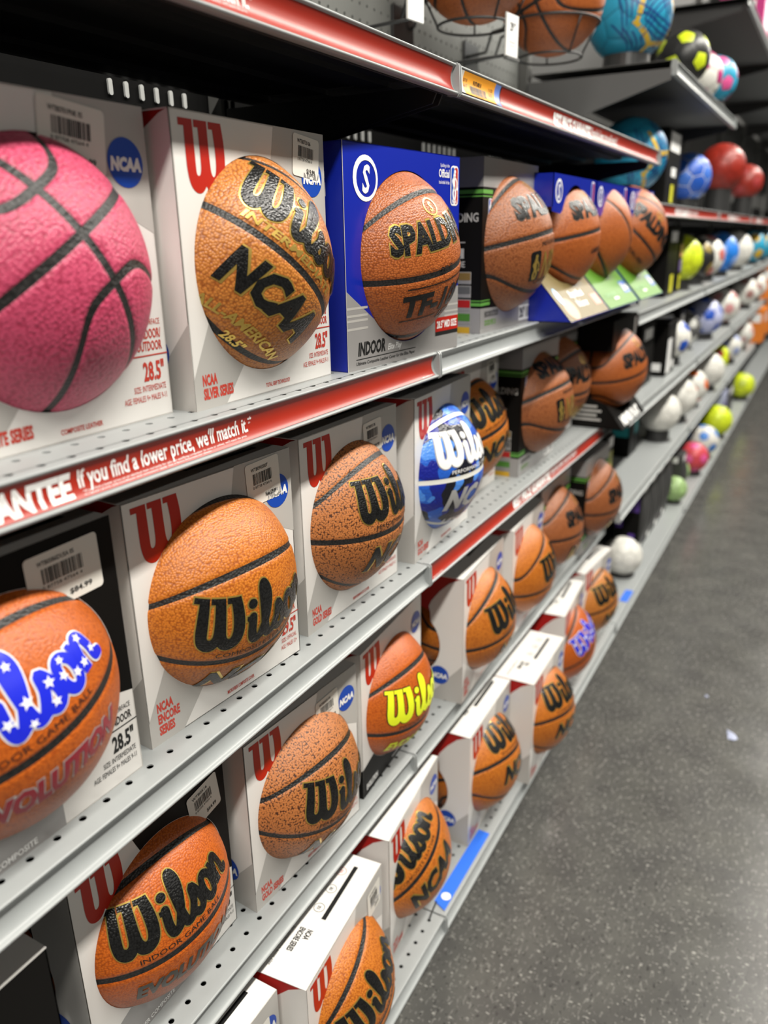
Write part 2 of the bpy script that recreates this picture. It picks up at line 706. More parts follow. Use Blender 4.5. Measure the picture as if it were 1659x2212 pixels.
def seam_data(m):
    if m.name not in SEAMS:
        SEAMS[m.name] = [ribbon(c).mesh('channel', m, True) for c in seam_curves()]
    return SEAMS[m.name]


def on_ball(lat0, lon0=0.0, lift=0.0006, R_=RB):
    la0, lo0 = math.radians(lat0), math.radians(lon0)

    def fn(u, v):
        la = la0 + v / R_
        lo = lo0 + u / R_ / math.cos(la0)
        r = R_ + lift
        return (math.cos(la) * math.cos(lo) * r, math.cos(la) * math.sin(lo) * r, math.sin(la) * r)
    return fn


DEC = {}


def decal(key, tris, fn, m, parent, name='lettering'):
    if key not in DEC:
        b = B()
        for k, layer in enumerate(tris if isinstance(tris[0][0][0], (list, tuple)) else [tris]):
            up = 1 + 0.0005 * k
            b.tri2(refine(layer, 0.007), lambda u, v: tuple(c * up for c in fn(u, v)))
        DEC[key] = b.mesh(name, m, True)
    return put(name, DEC[key], parent)


KW = 0.165 / 278


def wilson_print(ball, kind):
    word = lambda g: [scale2(l_, KW, 139, 45) for l_ in script_word(g)]
    ink, rim = {'black': (M_INK, M_GOLD), 'yellow': (M_YEL, M_BLACKT), 'star': (M_STARBLUE, M_WHITE), 'white': (M_WHITE, M_SILVER)}[kind[0]]
    decal(('rim', rim.name), word(2.6), on_ball(22, 0, 0.0004), rim, ball, 'lettering_rim')
    decal(('word', ink.name), word(0), on_ball(22, 0, 0.0012), ink, ball)
    if kind[0] == 'star':
        for (x, y, r) in ((20, 70, 9), (26, 25, 10), (52, 50, 9), (66, 14, 8), (88, 60, 10), (45, 90, 7), (115, 30, 9), (146, 40, 10), (152, 92, 8), (140, 12, 7), (176, 16, 8), (182, 42, 9), (203, 34, 8), (222, 22, 8), (212, 52, 7), (240, 22, 8), (258, 50, 8), (266, 24, 7)):
            decal(('star', x, y), scale2(star2(x, y, r, x), KW, 139, 45), on_ball(22, 0, 0.0020), M_WHITE, ball, 'star')
    sub, low = kind[1], kind[2]
    sm = {'white': M_WHITE}.get(kind[0], M_BLACKT)
    if sub:
        decal(('sub', sub, sm.name), text_w(sub, 0.112, 0.0062, 0.0, 0.0, 'c'), on_ball(4.2, 0, 0.0006), sm, ball, 'small_lettering')
    if low:
        li = {'yellow': M_YEL, 'white': M_SILVER, 'star': mat('maroon_ink', (0.30, 0.015, 0.03), 0.35)}.get(kind[0], M_INK if low[0] == 'N' else M_GREYINK)
        tr = lambda bo: text_w(low, 0.125 if low[0] == 'N' else 0.135, 0.036 if low[0] == 'N' else 0.022, bo, 0.35, 'c')
        la = -20 if low[0] == 'N' else -15
        if kind[0] == 'star' or (kind[0] == 'black' and low[0] == 'N'):
            lr = M_GOLD if kind[0] == 'black' else M_SILVER
            decal(('lowrim', low, lr.name), tr(0.09), on_ball(la - 6, 0, 0.0004), lr, ball, 'lettering_rim')
        decal(('low', low, li.name), tr(0.055), on_ball(la - 6, 0, 0.0009), li, ball)
    if kind[3:]:
        for txt, la, h, wd, m in kind[3]:
            decal(('x', txt, m.name), text_w(txt, wd, h, 0.03, 0.2, 'c'), on_ball(la, 0, 0.0009), m, ball)


def spalding_print(ball, kind):
    rim = M_GOLD if kind == 'tf' else M_GREYINK
    if kind != 'plainrim':
        decal(('srim', rim.name), text_w('SPALDING', 0.174, 0.036, 0.075, 0.0, 'c'), on_ball(15, 0, 0.0004), rim, ball, 'lettering_rim')
    b = text_w('SPALDING', 0.170, 0.034, 0.05, 0.0, 'c')
    decal('spalding', b, on_ball(15.4, 0, 0.0009), M_INK, ball)
    decal('s_ring', fill2(circ(0, 0, 0.0125), [circ(0, 0, 0.0105)]) + sh(text2('S', 0.013, 0.02, 0.2, 0.8, 'c'), 0, -0.0065),
          on_ball(39.5, 0, 0.0006), M_GOLD if kind in ('tf', 'nba') else M_GREYINK, ball, 'round_mark')
    if kind == 'tf':
        decal('tf1', text_w('TF-1000', 0.135, 0.030, 0.045, 0.1, 'c') + rect2(-0.062, 0.038, 0.07, 0.0396) + rect2(-0.07, -0.008, -0.01, -0.0064), on_ball(-24.5, 0, 0.0007), M_INK, ball)
        decal('tf2', text_w('LEGACY', 0.066, 0.0125, 0.05, 0.35, 'l'), on_ball(-33, -2, 0.0007), M_INK, ball)
        decal('tf3', text_w('DEEP CHANNEL', 0.095, 0.0075, 0.01, 0.2, 'c') + sh(text_w('28.5', 0.02, 0.007, 0.03, 0.2, 'c'), 0.0, 0.098), on_ball(-47, -1, 0.0006), M_BLACKT, ball)
    elif kind == 'nba':
        decal('nb1', fill2(rrect(-0.052, -0.024, -0.028, 0.026, 0.005)), on_ball(-24, -8, 0.0005), M_INK, ball, 'emblem')
        decal('nb2', player_mark(-0.040, 0.0, 0.044) + sh(text_w('NBA', 0.062, 0.046, 0.01, 0.12, 'l'), -0.022, -0.023), on_ball(-24, -8, 0.0009), M_GOLD, ball, 'emblem_figure')
        decal('nb3', text_w('INDOOR/OUTDOOR', 0.09, 0.007, 0.01, 0.2, 'c'), on_ball(-9, 0, 0.0006), M_BLACKT, ball, 'small_lettering')
        decal('nb4', text_w('CROSSOVER', 0.088, 0.0085, 0.01, 0.2, 'c'), on_ball(-39, 0, 0.0006), M_BLACKT, ball, 'small_lettering')
    else:
        decal('gb1', text_w('GAME BALL SERIES', 0.085, 0.010, 0.02, 0.0, 'c'), on_ball(-20, 0, 0.0006), M_BLACKT, ball, 'small_lettering')


def player_mark(cx, cy, h):
    """generic running figure of the league emblem"""
    k = h / 100
    o = fill2(circ(2, 40, 7, n=12))
    o += stroke([(0, 30), (-4, 8), (-2, -12)], 15) + stroke([(-2, -10), (8, -26), (4, -46)], 9) + stroke([(-4, -10), (-10, -28), (-6, -46)], 9)
    o += stroke([(2, 24), (14, 10), (16, -8)], 6) + stroke([(-3, 24), (-14, 12), (-10, 0)], 6) + fill2(circ(17, -14, 6, n=12))
    return [[(cx + p[0] * k, cy + p[1] * k) for p in t] for t in o]


def basketball(center, quat, cover, label, printer=None, kind=None, seam=None, group=None, name='basketball', scale=1.0):
    o = put(name, ball_data(cover), None, center, Quaternion(quat).normalized())
    o.scale = (scale,) * 3
    tag(o, label, 'basketball', group)
    for me in seam_data(seam or M_SEAM):
        put('channel', me, o)
    if printer:
        printer(o, kind)
    return o


# ------------------------------------------------------------------ ball cartons
BW, BH, BD, ZC = 0.2443, 0.2685, 0.185, 0.132
HOLE = 0.1065
FRONT = lambda l: (lambda u, v: (u, -0.0003 * l, v))
SIDE = lambda l, d=BD: (lambda u, v: (-0.0003 * l, d - u, v))
TOPF = lambda l, h=BH: (lambda u, v: (u, v, h + 0.0003 * l))
CART = {}


def cached(key, fn):
    if key not in CART:
        CART[key] = fn()
    return CART[key]


def side_loop(h, d):
    """side panel outline in (depth, height): swept top corner, round bite at the back"""
    top = [(0, h), (0.012, h - 0.004), (0.030, h - 0.014), (0.050, h - 0.034), (0.066, h - 0.056), (0.071, h - 0.068), (0.068, h - 0.080)]
    bite = [(0.115 + 0.068 * math.cos(a), 0.118 + 0.072 * math.sin(a)) for a in [math.radians(135 + 90 * i / 10) for i in range(11)]]
    return [(0, 0), (0.105, 0)] + [(0.092, 0.040)] + bite[::-1] + top[::-1]


def shell(w, h, d, hole, zc, front_m, side_m, inner_m, root, open_sides=True, key=''):
    t = 0.0012
    k = (key, w, h, d, hole, front_m.name, side_m.name)

    def f_front():
        return B().slab([[(0, 0), (w, 0), (w, h), (0, h)], circ(w / 2, zc, hole, n=64)], lambda u, v, e: (u, e, v), t).mesh('front_panel', front_m)
    put('front_panel', cached(k + ('f',), f_front), root)

    def f_side(x, s):
        def g():
            b = B()
            if open_sides:
                b.slab([side_loop(h, d)], lambda u, v, e: (x + s * e, u, v), t)
            else:
                b.slab([[(0, 0), (d, 0), (d, h), (0, h)]], lambda u, v, e: (x + s * e, u, v), t)
            return b.mesh('side_panel', side_m)
        return g
    put('side_panel', cached(k + ('l',), f_side(0.0, 1)), root)
    put('side_panel', cached(k + ('r',), f_side(w, -1)), root)
    put('top_panel', cached(k + ('t',), lambda: B().box(0, w, 0, d, h - t, h).mesh('top_panel', side_m if front_m.name != 'royal_blue_carton' else front_m)), root)
    put('bottom_panel', cached(k + ('b',), lambda: B().box(0, w, 0, d, 0, t).mesh('bottom_panel', side_m)), root)

    if open_sides:
        ins = [(0.002, h - 0.002), (0.010, h - 0.012), (0.040, h - 0.060), (0.062, h - 0.082), (0.085, h - 0.072), (0.11, h - 0.066), (d - 0.003, h - 0.064), (d - 0.003, h - 0.002)][::-1]
        put('red_inset', cached(k + ('il',), lambda: B().slab([ins], lambda u, v, e: (t + 0.0004 + e, u, v), 0.0006).mesh('red_inset', inner_m)), root)
        put('red_inset', cached(k + ('ir',), lambda: B().slab([ins], lambda u, v, e: (w - t - 0.0004 - e, u, v), 0.0006).mesh('red_inset', inner_m)), root)

    def lin():
        b = B()
        b.box(t, w - t, t, d, h - t - 0.0008, h - t - 0.0002)
        if open_sides:
            b.slab([[(p[0], p[1]) for p in side_loop(h - 0.002, d)]], lambda u, v, e: (w - t - 0.0002 - e, u + t, v), 0.0005)
            b.box(t, w - t, d - 0.002, d - 0.001, 0.002, h - 0.002)
        else:
            b.box(t, w - t, d - 0.002, d - 0.001, 0.002, h - 0.002)
        return b.mesh('lining', inner_m)
    put('lining', cached(k + ('i',), lin), root)


def dec(root, name, key, tris, fn, m):
    return put(name, cached(('d', key, m.name), lambda: B().tri2(tris, fn).mesh(name, m)), root)


def sticker(root, cx, cz, rot, lines, price, wd=0.066, hg=0.05, lift=3):
    f = FRONT(lift)
    c, s = math.cos(rot), math.sin(rot)
    pl = lambda l: (lambda u, v: FRONT(l)(cx + u * c - v * s, cz + u * s + v * c))
    o = put('price_sticker', B().tri2(fill2(rrect(-wd / 2, -hg / 2, wd / 2, hg / 2, 0.004)), pl(lift)).mesh('price_sticker', M_STICK), root)
    t = sh(text_w(lines, wd * 0.5, 0.0042, 0.01, 0, 'l'), -wd * 0.34, hg * 0.30)
    r_ = random.Random(lines)
    x = -wd * 0.30
    while x < wd * 0.26:
        b_ = r_.choice((0.0005, 0.0009, 0.0015))
        t += rect2(x, -hg * 0.02, x + b_, hg * 0.24)
        x += b_ + r_.choice((0.0005, 0.0008, 0.0011))
    t += sh(text_w('0 87758 47564 4', wd * 0.55, 0.0032, 0, 0, 'l'), -wd * 0.32, -hg * 0.11)
    t += sh(text_w(price, wd * 0.32, 0.0050, 0.02, 0, 'l'), wd * 0.02, -hg * 0.38)
    put('sticker_print', B().tri2(t, pl(lift + 1)).mesh('sticker_print', M_BLACKT), o)


def emblem(root, cx, cz, r, fn, key):
    o = dec(root, 'round_emblem', ('em', key), fill2(circ(cx, cz, r)), fn(2), M_BLUEDISC)
    put('emblem_lettering', cached(('emt', key), lambda: B().tri2(sh(text_w('NCAA', r * 1.75, r * 0.5, 0.07, 0.15, 'c'), cx, cz - r * 0.3), fn(3)).mesh('emblem_lettering', M_WHITE)), o)


def ball_carton(key, loc, rot, label, style='white', series=('NCAA', 'GOLD SERIES'), size='28.5"', surf='INDOOR/', surf2='OUTDOOR', note='PERFORMANCE COVER',
                stk=None, top=True, group='white ball cartons', side_emblem=True):
    w, h, d = BW, BH, BD
    root = thing('ball_carton', label, 'box', loc, math.radians(rot), group)
    shell(w, h, d, HOLE, ZC, M_CARD, M_CARD, M_INNER, root)
    # printed facets that stay clear of the hole
    hole = lambda a0, a1, n=14: [(w / 2 + (HOLE + 0.0004) * math.cos(math.radians(a0 + (a1 - a0) * i / n)), ZC + (HOLE + 0.0004) * math.sin(math.radians(a0 + (a1 - a0) * i / n))) for i in range(n + 1)]
    if style == 'white':
        fac = fill2([(w * 0.62, h)] + hole(78, 25) + [(w, 0.165), (w, h)])
        dec(root, 'facet_print', ('fac', 'w'), fac, FRONT(0.6), M_FACET)
        fac = fill2([(0, 0), (0.045, 0)] + hole(-115, -152) + [(0, 0.03)])
        dec(root, 'facet_print', ('fac', 'w2'), fac, FRONT(0.6), M_FACET)
    elif style == 'black':
        fac = fill2([(0.085, h)] + hole(103, -20, 30) + [(w, 0.090), (w, h)])
        dec(root, 'facet_print', ('fac', 'b'), fac, FRONT(0.6), M_BLACKP)
        fac = fill2([(0.02, 0), (0.150, 0)] + hole(-75, -130) + [(0.01, 0.035)])
        dec(root, 'facet_print', ('fac', 'b2'), fac, FRONT(0.6), M_GREYC)
    else:
        fac = fill2([(0, 0), (w, 0), (w, 0.03)] + hole(-40, -140, 24) + [(0, 0.055)])
        dec(root, 'facet_print', ('fac', 'd'), fac, FRONT(0.6), M_BLACKP)
        dec(root, 'facet_print', ('fac', 'ds'), fill2([(d - 0.10, 0), (d, 0), (d, 0.055)]), SIDE(1), M_BLACKP)
    txt = M_BLACKT if style == 'black' else M_TXTRED
    if style != 'black' or key == 'bp':
        dec(root, 'w_logo', ('wl', key if style == 'x' else ''), scale2(w_mark(), 0.00062, -16, -322), FRONT(1), M_REDPRINT)
    t = []
    if style != 'black':
        for i, s_ in enumerate(series[::-1]):
            t += sh(text2(s_, 0.0105, 0.045, 0, 0.52), 0.012, 0.010 + 0.0135 * i)
        dec(root, 'note_lettering', ('note', note, style), sh(text_w(note, 0.045, 0.0045, 0.02, 0, 'l'), w * 0.46, 0.006), FRONT(1.4), M_WHITE if style == 'other' else txt)
    else:
        t += sh(text_w('MICROFIBER COMPOSITE', 0.085, 0.006, 0.02, 0, 'l'), 0.035, 0.004)
    lw = M_WHITE if style == 'other' else txt
    dec(root, 'lettering', ('ser', series, note, style), t, FRONT(1.4), M_WHITE if style == 'black' else lw)
    r = w - 0.006
    t = sh(text2(size, 0.017, 0.03, 0, 0.55, 'r'), r, 0.036)
    t += rect2(w - 0.075, 0.058, w, 0.0592)
    t += sh(text2(surf2, 0.0088, 0.02, 0, 0.5, 'r'), r, 0.063) if surf2 else []
    t += sh(text2(surf, 0.0088, 0.02, 0, 0.5, 'r'), r, 0.074 if surf2 else 0.063)
    t += sh(text2('SURFACE', 0.0055, 0.0, 0, 0.6, 'r'), r, 0.086 if surf2 else 0.075)
    t += sh(text2('SIZE: INTERMEDIATE' if size[1] == '8' else 'SIZE: OFFICIAL', 0.0058, 0.0, 0, 0.55, 'r'), r, 0.026)
    t += sh(text2('AGE: FEMALES 9+ MALES 9-11' if size[1] == '8' else 'AGE: MALES 12+', 0.0058, 0.0, 0, 0.52, 'r'), r, 0.017)
    t += sh(text2('TM', 0.002, 0, 0, 0.5, 'r'), r, 0.1) if False else []
    dec(root, 'size_lettering', ('size', size, surf, surf2, style), t, FRONT(1.4), txt)
    if style != 'black':
        emblem(root, w - 0.026, h - 0.046, 0.0200, FRONT, 'fr')
    if side_emblem:
        fc = fill2([(d - 0.075, 0), (d, 0), (d, 0.085)]) if style == 'white' else []
        if fc:
            dec(root, 'facet_print', ('sf', ''), fc, SIDE(0.8), M_FACET)
        emblem(root, d - 0.048, 0.055, 0.0200, SIDE, 'sd')
    if top:
        tt = text_w('SERIES', 0.05, 0.008, 0.03)
        fn = lambda l: (lambda u, v: (w - u, d - v, h + 0.0003 * l))
        k = rect2(0.022, d - 0.0375, 0.133, d - 0.0305)
        for i, s_ in enumerate(series if len(series) < 3 else (series[0], series[1] + ' ' + series[2])):
            k += sh(text2(s_, 0.0088, 0.03, 0, 0.5), 0.157, d - 0.046 - 0.012 * i)
        k += sh(text_w('for competitive game play', 0.070, 0.004), 0.160, d - 0.069)
        for i, n_ in enumerate(('28.5', '29.5')):
            cx = 0.077 + 0.039 * i
            k += fill2(circ(cx, d - 0.050, 0.0085), [circ(cx, d - 0.050, 0.0078)])
            k += sh(text2(n_, 0.0052, 0.02, 0, 0.55, 'c'), cx, d - 0.0526)
        dec(root, 'top_lettering', ('top', series), k, fn(1), M_BLACKT)
        k = fill2(circ(0.039, d - 0.052, 0.0085), [circ(0.039, d - 0.052, 0.0078)]) + sh(text2('27.5', 0.0052, 0.02, 0, 0.55, 'c'), 0.039, d - 0.0546)
        dec(root, 'top_size_print', ('top2',), k, fn(1), M_TXTRED)
    if stk:
        sticker(root, *stk)
    return root


RD = dict(r1=1.19, r2=0.85, r3=0.477, b=0.134)

BALLPOS = dict(
    A=((-0.6099,0.1335,1.3220),(0.1467,0.9515,-0.0010,0.2705)),
    B=((-0.3550,0.1129,1.3220),(0.5797,-0.2119,0.2495,-0.7462)),
    a=((-0.7138,0.1225,0.9820),(0.6465,0.0828,-0.0950,-0.7524)),
    b=((-0.4426,0.1209,0.9840),(0.6282,0.1948,0.1304,-0.7419)),
    c=((-0.1670,0.1256,0.9820),(0.7538,0.0265,0.0216,-0.6562)),
    d=((0.1111,0.1188,0.9820),(0.6757,0.0020,-0.0091,-0.7371)),
    e=((0.3621,0.1685,0.9820),(0.6531,0.0175,-0.1324,-0.7454)),
    bp=((-0.5549,0.1647,0.6090),(0.6395,0.0106,-0.0457,-0.7674)),
    cc=((-0.2849,0.1407,0.6090),(0.7033,0.0872,0.1154,-0.6960)),
    dd=((-0.0260,0.1459,0.6090),(0.6741,0.1004,0.0763,-0.7278)),
    ee=((0.3045,0.1149,0.6090),(0.7582,0.0898,-0.0594,-0.6430)),
    fp=((0.5861,0.1198,0.6090),(0.8119,0.1285,-0.0087,-0.5693)),
    be=((-0.3112,0.0719,0.2660),(0.7339,0.1480,-0.1091,-0.6539)),
    ga=((-0.0203,0.1080,0.2660),(0.5515,0.0126,-0.3193,-0.7705)),
    de=((0.3087,0.0907,0.2660),(0.7314,-0.1838,-0.0936,-0.6500)),
    ep=((0.5582,0.0426,0.2660),(0.6845,-0.1015,-0.0613,-0.7193)),
    ze=((0.9100,0.0849,0.2660),(0.7166,0.1118,-0.1809,-0.6642)),
    et=((1.2115,0.0946,0.2660),(0.6717,0.0022,-0.0956,-0.7346)),
    C=((-0.0698,0.0885,1.3220),(0.6597,0.1115,-0.0344,-0.7424)),
    D=((0.3525,0.0980,1.3320),(0.7370,-0.0304,-0.1036,-0.6672)),
    f=((0.6442,0.1243,0.9920),(0.7221,-0.1498,-0.1516,-0.6581)),
    E=((0.6400,0.0850,1.3420),(0.7343,-0.0082,-0.0869,-0.6732)),
    F=((0.9100,0.0800,1.3500),(0.3726,0.0101,0.4801,-0.7941)),
    G=((1.2000,0.0550,1.3500),(0.4014,-0.0450,0.3451,-0.8472)),
    g=((0.9243,0.1603,0.9920),(0.6784,0.0794,0.0244,-0.7299)),
    h=((1.1900,0.0700,0.9950),(0.6806,0.0764,-0.0881,-0.7233)),
    gp=((0.8592,0.1353,0.6190),(0.7805,0.0089,-0.0044,-0.6251)),
    hp=((1.1643,0.1053,0.6190),(0.7667,0.1027,0.0017,-0.6337)),
)

# ------------------------------------------------------------------ the setting
SEC = 1.34
struct(put('floor', B().poly([(-6, -9, 0), (16, -9, 0), (16, 1.2, 0), (-6, 1.2, 0)]).mesh('floor', floor_mat())))
struct(put('ceiling', B().box(-6, 16, -9, 1.2, 3.7, 3.75).mesh('ceiling', noise_tint(mat('ceiling_paint', (0.30, 0.30, 0.29), 0.8), 3, 0.05))))
struct(put('wall_far', B().box(13.0, 13.1, -9, 1.2, 0, 3.7).mesh('wall_far', noise_tint(mat('far_wall_paint', (0.10, 0.10, 0.095), 0.8), 2, 0.1))))
YB = 0.405
bk = struct(put('wall_back', B().box(-SEC, 0.0 + 9 * SEC, YB, YB + 0.02, 0.0, 1.585).mesh('wall_back', M_BACK)))


def hexa(cx, cy, r, n=6):
    return [(cx + r * math.cos(2 * PI * i / n + 0.3), cy + r * math.sin(2 * PI * i / n + 0.3)) for i in range(n)]


peg_holes = [hexa(-0.2 + 0.0282 * i, 1.63 + 0.0282 * j, 0.0036) for i in range(54) for j in range(14)]
part('pegboard_panel', B().slab([[(-SEC, 1.585), (SEC, 1.585), (SEC, 2.6), (-SEC, 2.6)]] + peg_holes, lambda u, v, e: (u, YB + e, v), 0.004), M_PEG, bk)
part('pegboard_backing', B().box(-SEC, SEC, YB + 0.012, YB + 0.02, 1.585, 2.6), M_BACK, bk)
part('upper_panel', B().box(SEC, 9 * SEC, YB, YB + 0.02, 1.585, 2.6), noise_tint(mat('upper_panel_grey', (0.06, 0.06, 0.058), 0.6), 6, 0.1), bk)
for i in range(-1, 9):
    p = struct(put('trim_%d' % (i + 2), B().rbox(-0.016, 0.016, -0.03, 0.0, 0, 2.6, 0.003).mesh('upright_post', M_POST), None, (i * SEC, YB, 0)))
    b = B()
    for k in range(30):
        z = 0.2 + 0.078 * k
        b.box(-0.010, -0.005, -0.0304, -0.0300, z, z + 0.03).box(0.005, 0.010, -0.0304, -0.0300, z, z + 0.03)
    part('bracket_slot', b, M_BACK, p)['kind'] = 'stuff'
struct(put('baseboard_front', B().box(-SEC, 9 * SEC, 0.05, 0.06, 0.0, 0.10).mesh('kick_plate', M_UNDER)))

PROF = [(0.012, 0.0), (0.001, 0.0), (-0.0010, -0.0007), (-0.0015, -0.0020), (-0.0006, -0.0032), (0.0022, -0.0055), (0.0045, -0.0110), (0.0052, -0.0170),
        (0.0042, -0.0235), (0.0015, -0.0290), (-0.0020, -0.0322), (-0.0045, -0.0325), (-0.0053, -0.0340), (-0.0042, -0.0358), (-0.0010, -0.0364), (0.010, -0.0350)]
INS = [(0.0006, -0.0046), (0.0033, -0.0105), (0.0042, -0.0170), (0.0032, -0.0235), (0.0006, -0.0288), (-0.0020, -0.0314)]
BACKY = YB - 0.032


def shelf(x0, x1, rim, z, label, hole_rows=(), hx=None, under=0.0225, cap=True, bracket=True, group='gondola shelves', deck_m=None, lip_m=None, rise=1.0, depth=None):
    L_ = x1 - x0 - 0.003
    dp = (BACKY if depth is None else depth) - rim
    root = thing('store_shelf', label, 'shelf', (x0 + 0.0015, rim, z), 0, group)
    lip_m = lip_m or M_STEEL
    deck_m = deck_m or M_STEEL
    # deck
    holes = []
    fr = 0.14 if hole_rows else 0.0
    if hole_rows:
        for r_ in hole_rows:
            x = hx[0] + 0.0
            while x < hx[1]:
                if 0.01 < x - x0 < L_ - 0.01:
                    holes.append(circ(x - x0, r_, 0.0037, n=10))
                x += 0.0282
    b = B()
    if hole_rows:
        b.slab([[(0, 0.012), (L_, 0.012), (L_, fr), (0, fr)]] + holes, lambda u, v, e: (u, v, -e), 0.0016)
        b.box(0, L_, fr, dp, -0.0016, 0)
    else:
        b.box(0, L_, 0.012, dp, -0.0016, 0)
    part('deck', b, deck_m, root)
    # price channel
    b = B()
    for (y, zz) in PROF:
        b.v += [(0, y, zz * rise), (L_, y, zz * rise)]
    for i in range(len(PROF) - 1):
        b.f.append((2 * i, 2 * i + 1, 2 * i + 3, 2 * i + 2))
    part('price_channel', b, lip_m, root, True)
    if cap:
        out = [(0.010, 0.0006), (-0.002, 0.0006), (-0.0050, -0.003), (-0.0066, -0.030 * rise), (-0.0064, -0.035 * rise), (-0.004, -0.0378 * rise), (0.012, -0.036 * rise)]
        for xx in (0.0, L_ - 0.0025):
            part('end_cap', B().slab([out], lambda u, v, e: (xx + e, u, v), 0.0025), lip_m, root)
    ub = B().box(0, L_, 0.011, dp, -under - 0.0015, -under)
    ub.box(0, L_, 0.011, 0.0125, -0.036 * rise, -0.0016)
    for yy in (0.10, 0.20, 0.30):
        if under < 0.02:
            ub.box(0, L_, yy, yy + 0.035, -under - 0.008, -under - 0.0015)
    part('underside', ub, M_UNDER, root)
    if bracket:
        for xx in (0.006, L_ - 0.009):
            part('bracket', B().slab([[(0.02, -0.024), (dp, -0.024), (dp, -0.105), (dp - 0.06, -0.100), (0.03, -0.045)]], lambda u, v, e: (xx + e, u, v), 0.003), M_UNDER, root)
    return root


RIM = dict(r1=0.023, r2=0.037, r3=0.064, b=-0.001, top=-0.001)
HX = (-0.903, 1.34)
shelf(-SEC, 0, RIM['r1'], RD['r1'], 'perforated grey shelf carrying the pink basketball carton', (0.011, 0.040, 0.068), HX)
rv = B().lathe([(0.0036, -0.0012), (0.0036, 0), (0.0001, 0.0005)], 12).mesh('lip_rivet', mat('bright_steel', (0.7, 0.7, 0.68), 0.25, 0.6))
SH1 = [o_ for o_ in COL.objects if o_.name.startswith('store_shelf')][-1]
for i in range(33):
    put('lip_rivet', rv, SH1, (SEC - 0.93 + 0.0282 * i, 0.0035, -0.0366))
shelf(0, SEC, RIM['r1'], RD['r1'], 'perforated grey shelf carrying the lime green display trays', (0.011, 0.040, 0.068), HX)
shelf(-SEC, 0, RIM['r2'], RD['r2'], 'perforated grey shelf carrying the ball with starry blue lettering at left', (0.023, 0.051, 0.079), (-0.901, 1.34))
shelf(0, SEC, RIM['r2'], RD['r2'], 'perforated grey shelf carrying the blue camouflage ball', (0.023, 0.051, 0.079), (0.0145, 1.34))
shelf(-SEC, 0, RIM['r3'], RD['r3'], 'perforated grey shelf carrying the ball with neon yellow lettering', (0.023, 0.051, 0.079), (-0.897, 1.34))
shelf(0, SEC, RIM['r3'], RD['r3'], 'perforated grey shelf above the lowest row of white cartons', (0.023, 0.051, 0.079), (0.0145, 1.34))
shelf(-SEC, 0, RIM['b'], RD['b'], 'grey base deck just above the floor, nearest the camera', (0.022, 0.050), (-0.896, 1.34), bracket=False)
shelf(0, SEC, RIM['b'], RD['b'], 'grey base deck carrying the long blue label tape', (0.022, 0.050), (0.0095, 1.34), bracket=False)
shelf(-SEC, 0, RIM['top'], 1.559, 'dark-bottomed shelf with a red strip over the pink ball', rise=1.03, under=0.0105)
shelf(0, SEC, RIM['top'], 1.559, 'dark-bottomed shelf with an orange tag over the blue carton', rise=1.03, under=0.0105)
tab = B().slab([rrect(-0.0035, -0.010, 0.0035, 0.010, 0.003, 3)], lambda u, v, e: (u, -e, v), 0.003).mesh('slot_light_tab', mat('slot_light_pale', (0.45, 0.46, 0.45), 0.4))  # added pale tabs imitating bright spots of light from the shelf slots
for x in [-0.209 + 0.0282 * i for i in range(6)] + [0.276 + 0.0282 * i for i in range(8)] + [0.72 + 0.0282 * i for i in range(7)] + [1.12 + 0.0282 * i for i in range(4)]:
    put('slot_light_tab', tab, bk, (x, YB - 0.0005, 1.541))
FAR = ((1.43, 0.0, 'shelf with a red strip under the red balls'), (1.13, 0.02, 'grey shelf holding the row with the teal balls'),
       (0.83, 0.02, 'grey shelf holding blue hexagon-patterned balls'), (0.52, 0.02, 'grey shelf holding the large white balls'), (0.134, 0.0, 'grey base deck under small soccer goods'))
ORD = ('first', 'second', 'third', 'fourth', 'fifth', 'sixth', 'seventh')
for s in range(1, 7):
    for z, rim, lb in FAR:
        shelf(s * SEC, (s + 1) * SEC, rim, z, lb + ', %s soccer bay' % ORD[s - 1], cap=s < 3, bracket=False, group='soccer bay shelves')
shelf(SEC, 2 * SEC, -0.02, 1.775, 'high grey-edged shelf with the yellow and black ball', cap=True, bracket=True, deck_m=M_POST, group='high shelves')
for s in range(2, 7):
    shelf(s * SEC, (s + 1) * SEC, -0.02, 2.20, 'highest dark shelf above the red balls, %s soccer bay' % ORD[s - 1], cap=False, bracket=True, deck_m=M_POST, group='high shelves')
# wide side bracket of the first soccer bay's high shelf
o = part('shelf_side_bracket', B().slab([[(-0.015, 1.752), (0.373, 1.752), (0.373, 1.60), (0.20, 1.66), (-0.015, 1.725)]], lambda u, v, e: (SEC - 0.02 + e, u, v), 0.004), mat('bracket_grey', (0.10, 0.10, 0.10), 0.45))
tag(o, 'tapered grey steel side bracket below the turquoise ball', 'bracket')


# ------------------------------------------------------------------ price strips
def ins_point(s):
    t = max(0, min(0.9999, s)) * (len(INS) - 1)
    i = int(t)
    f = t - i
    return tuple(INS[i][k] * (1 - f) + INS[i + 1][k] * f for k in (0, 1))


STH = 0.0282


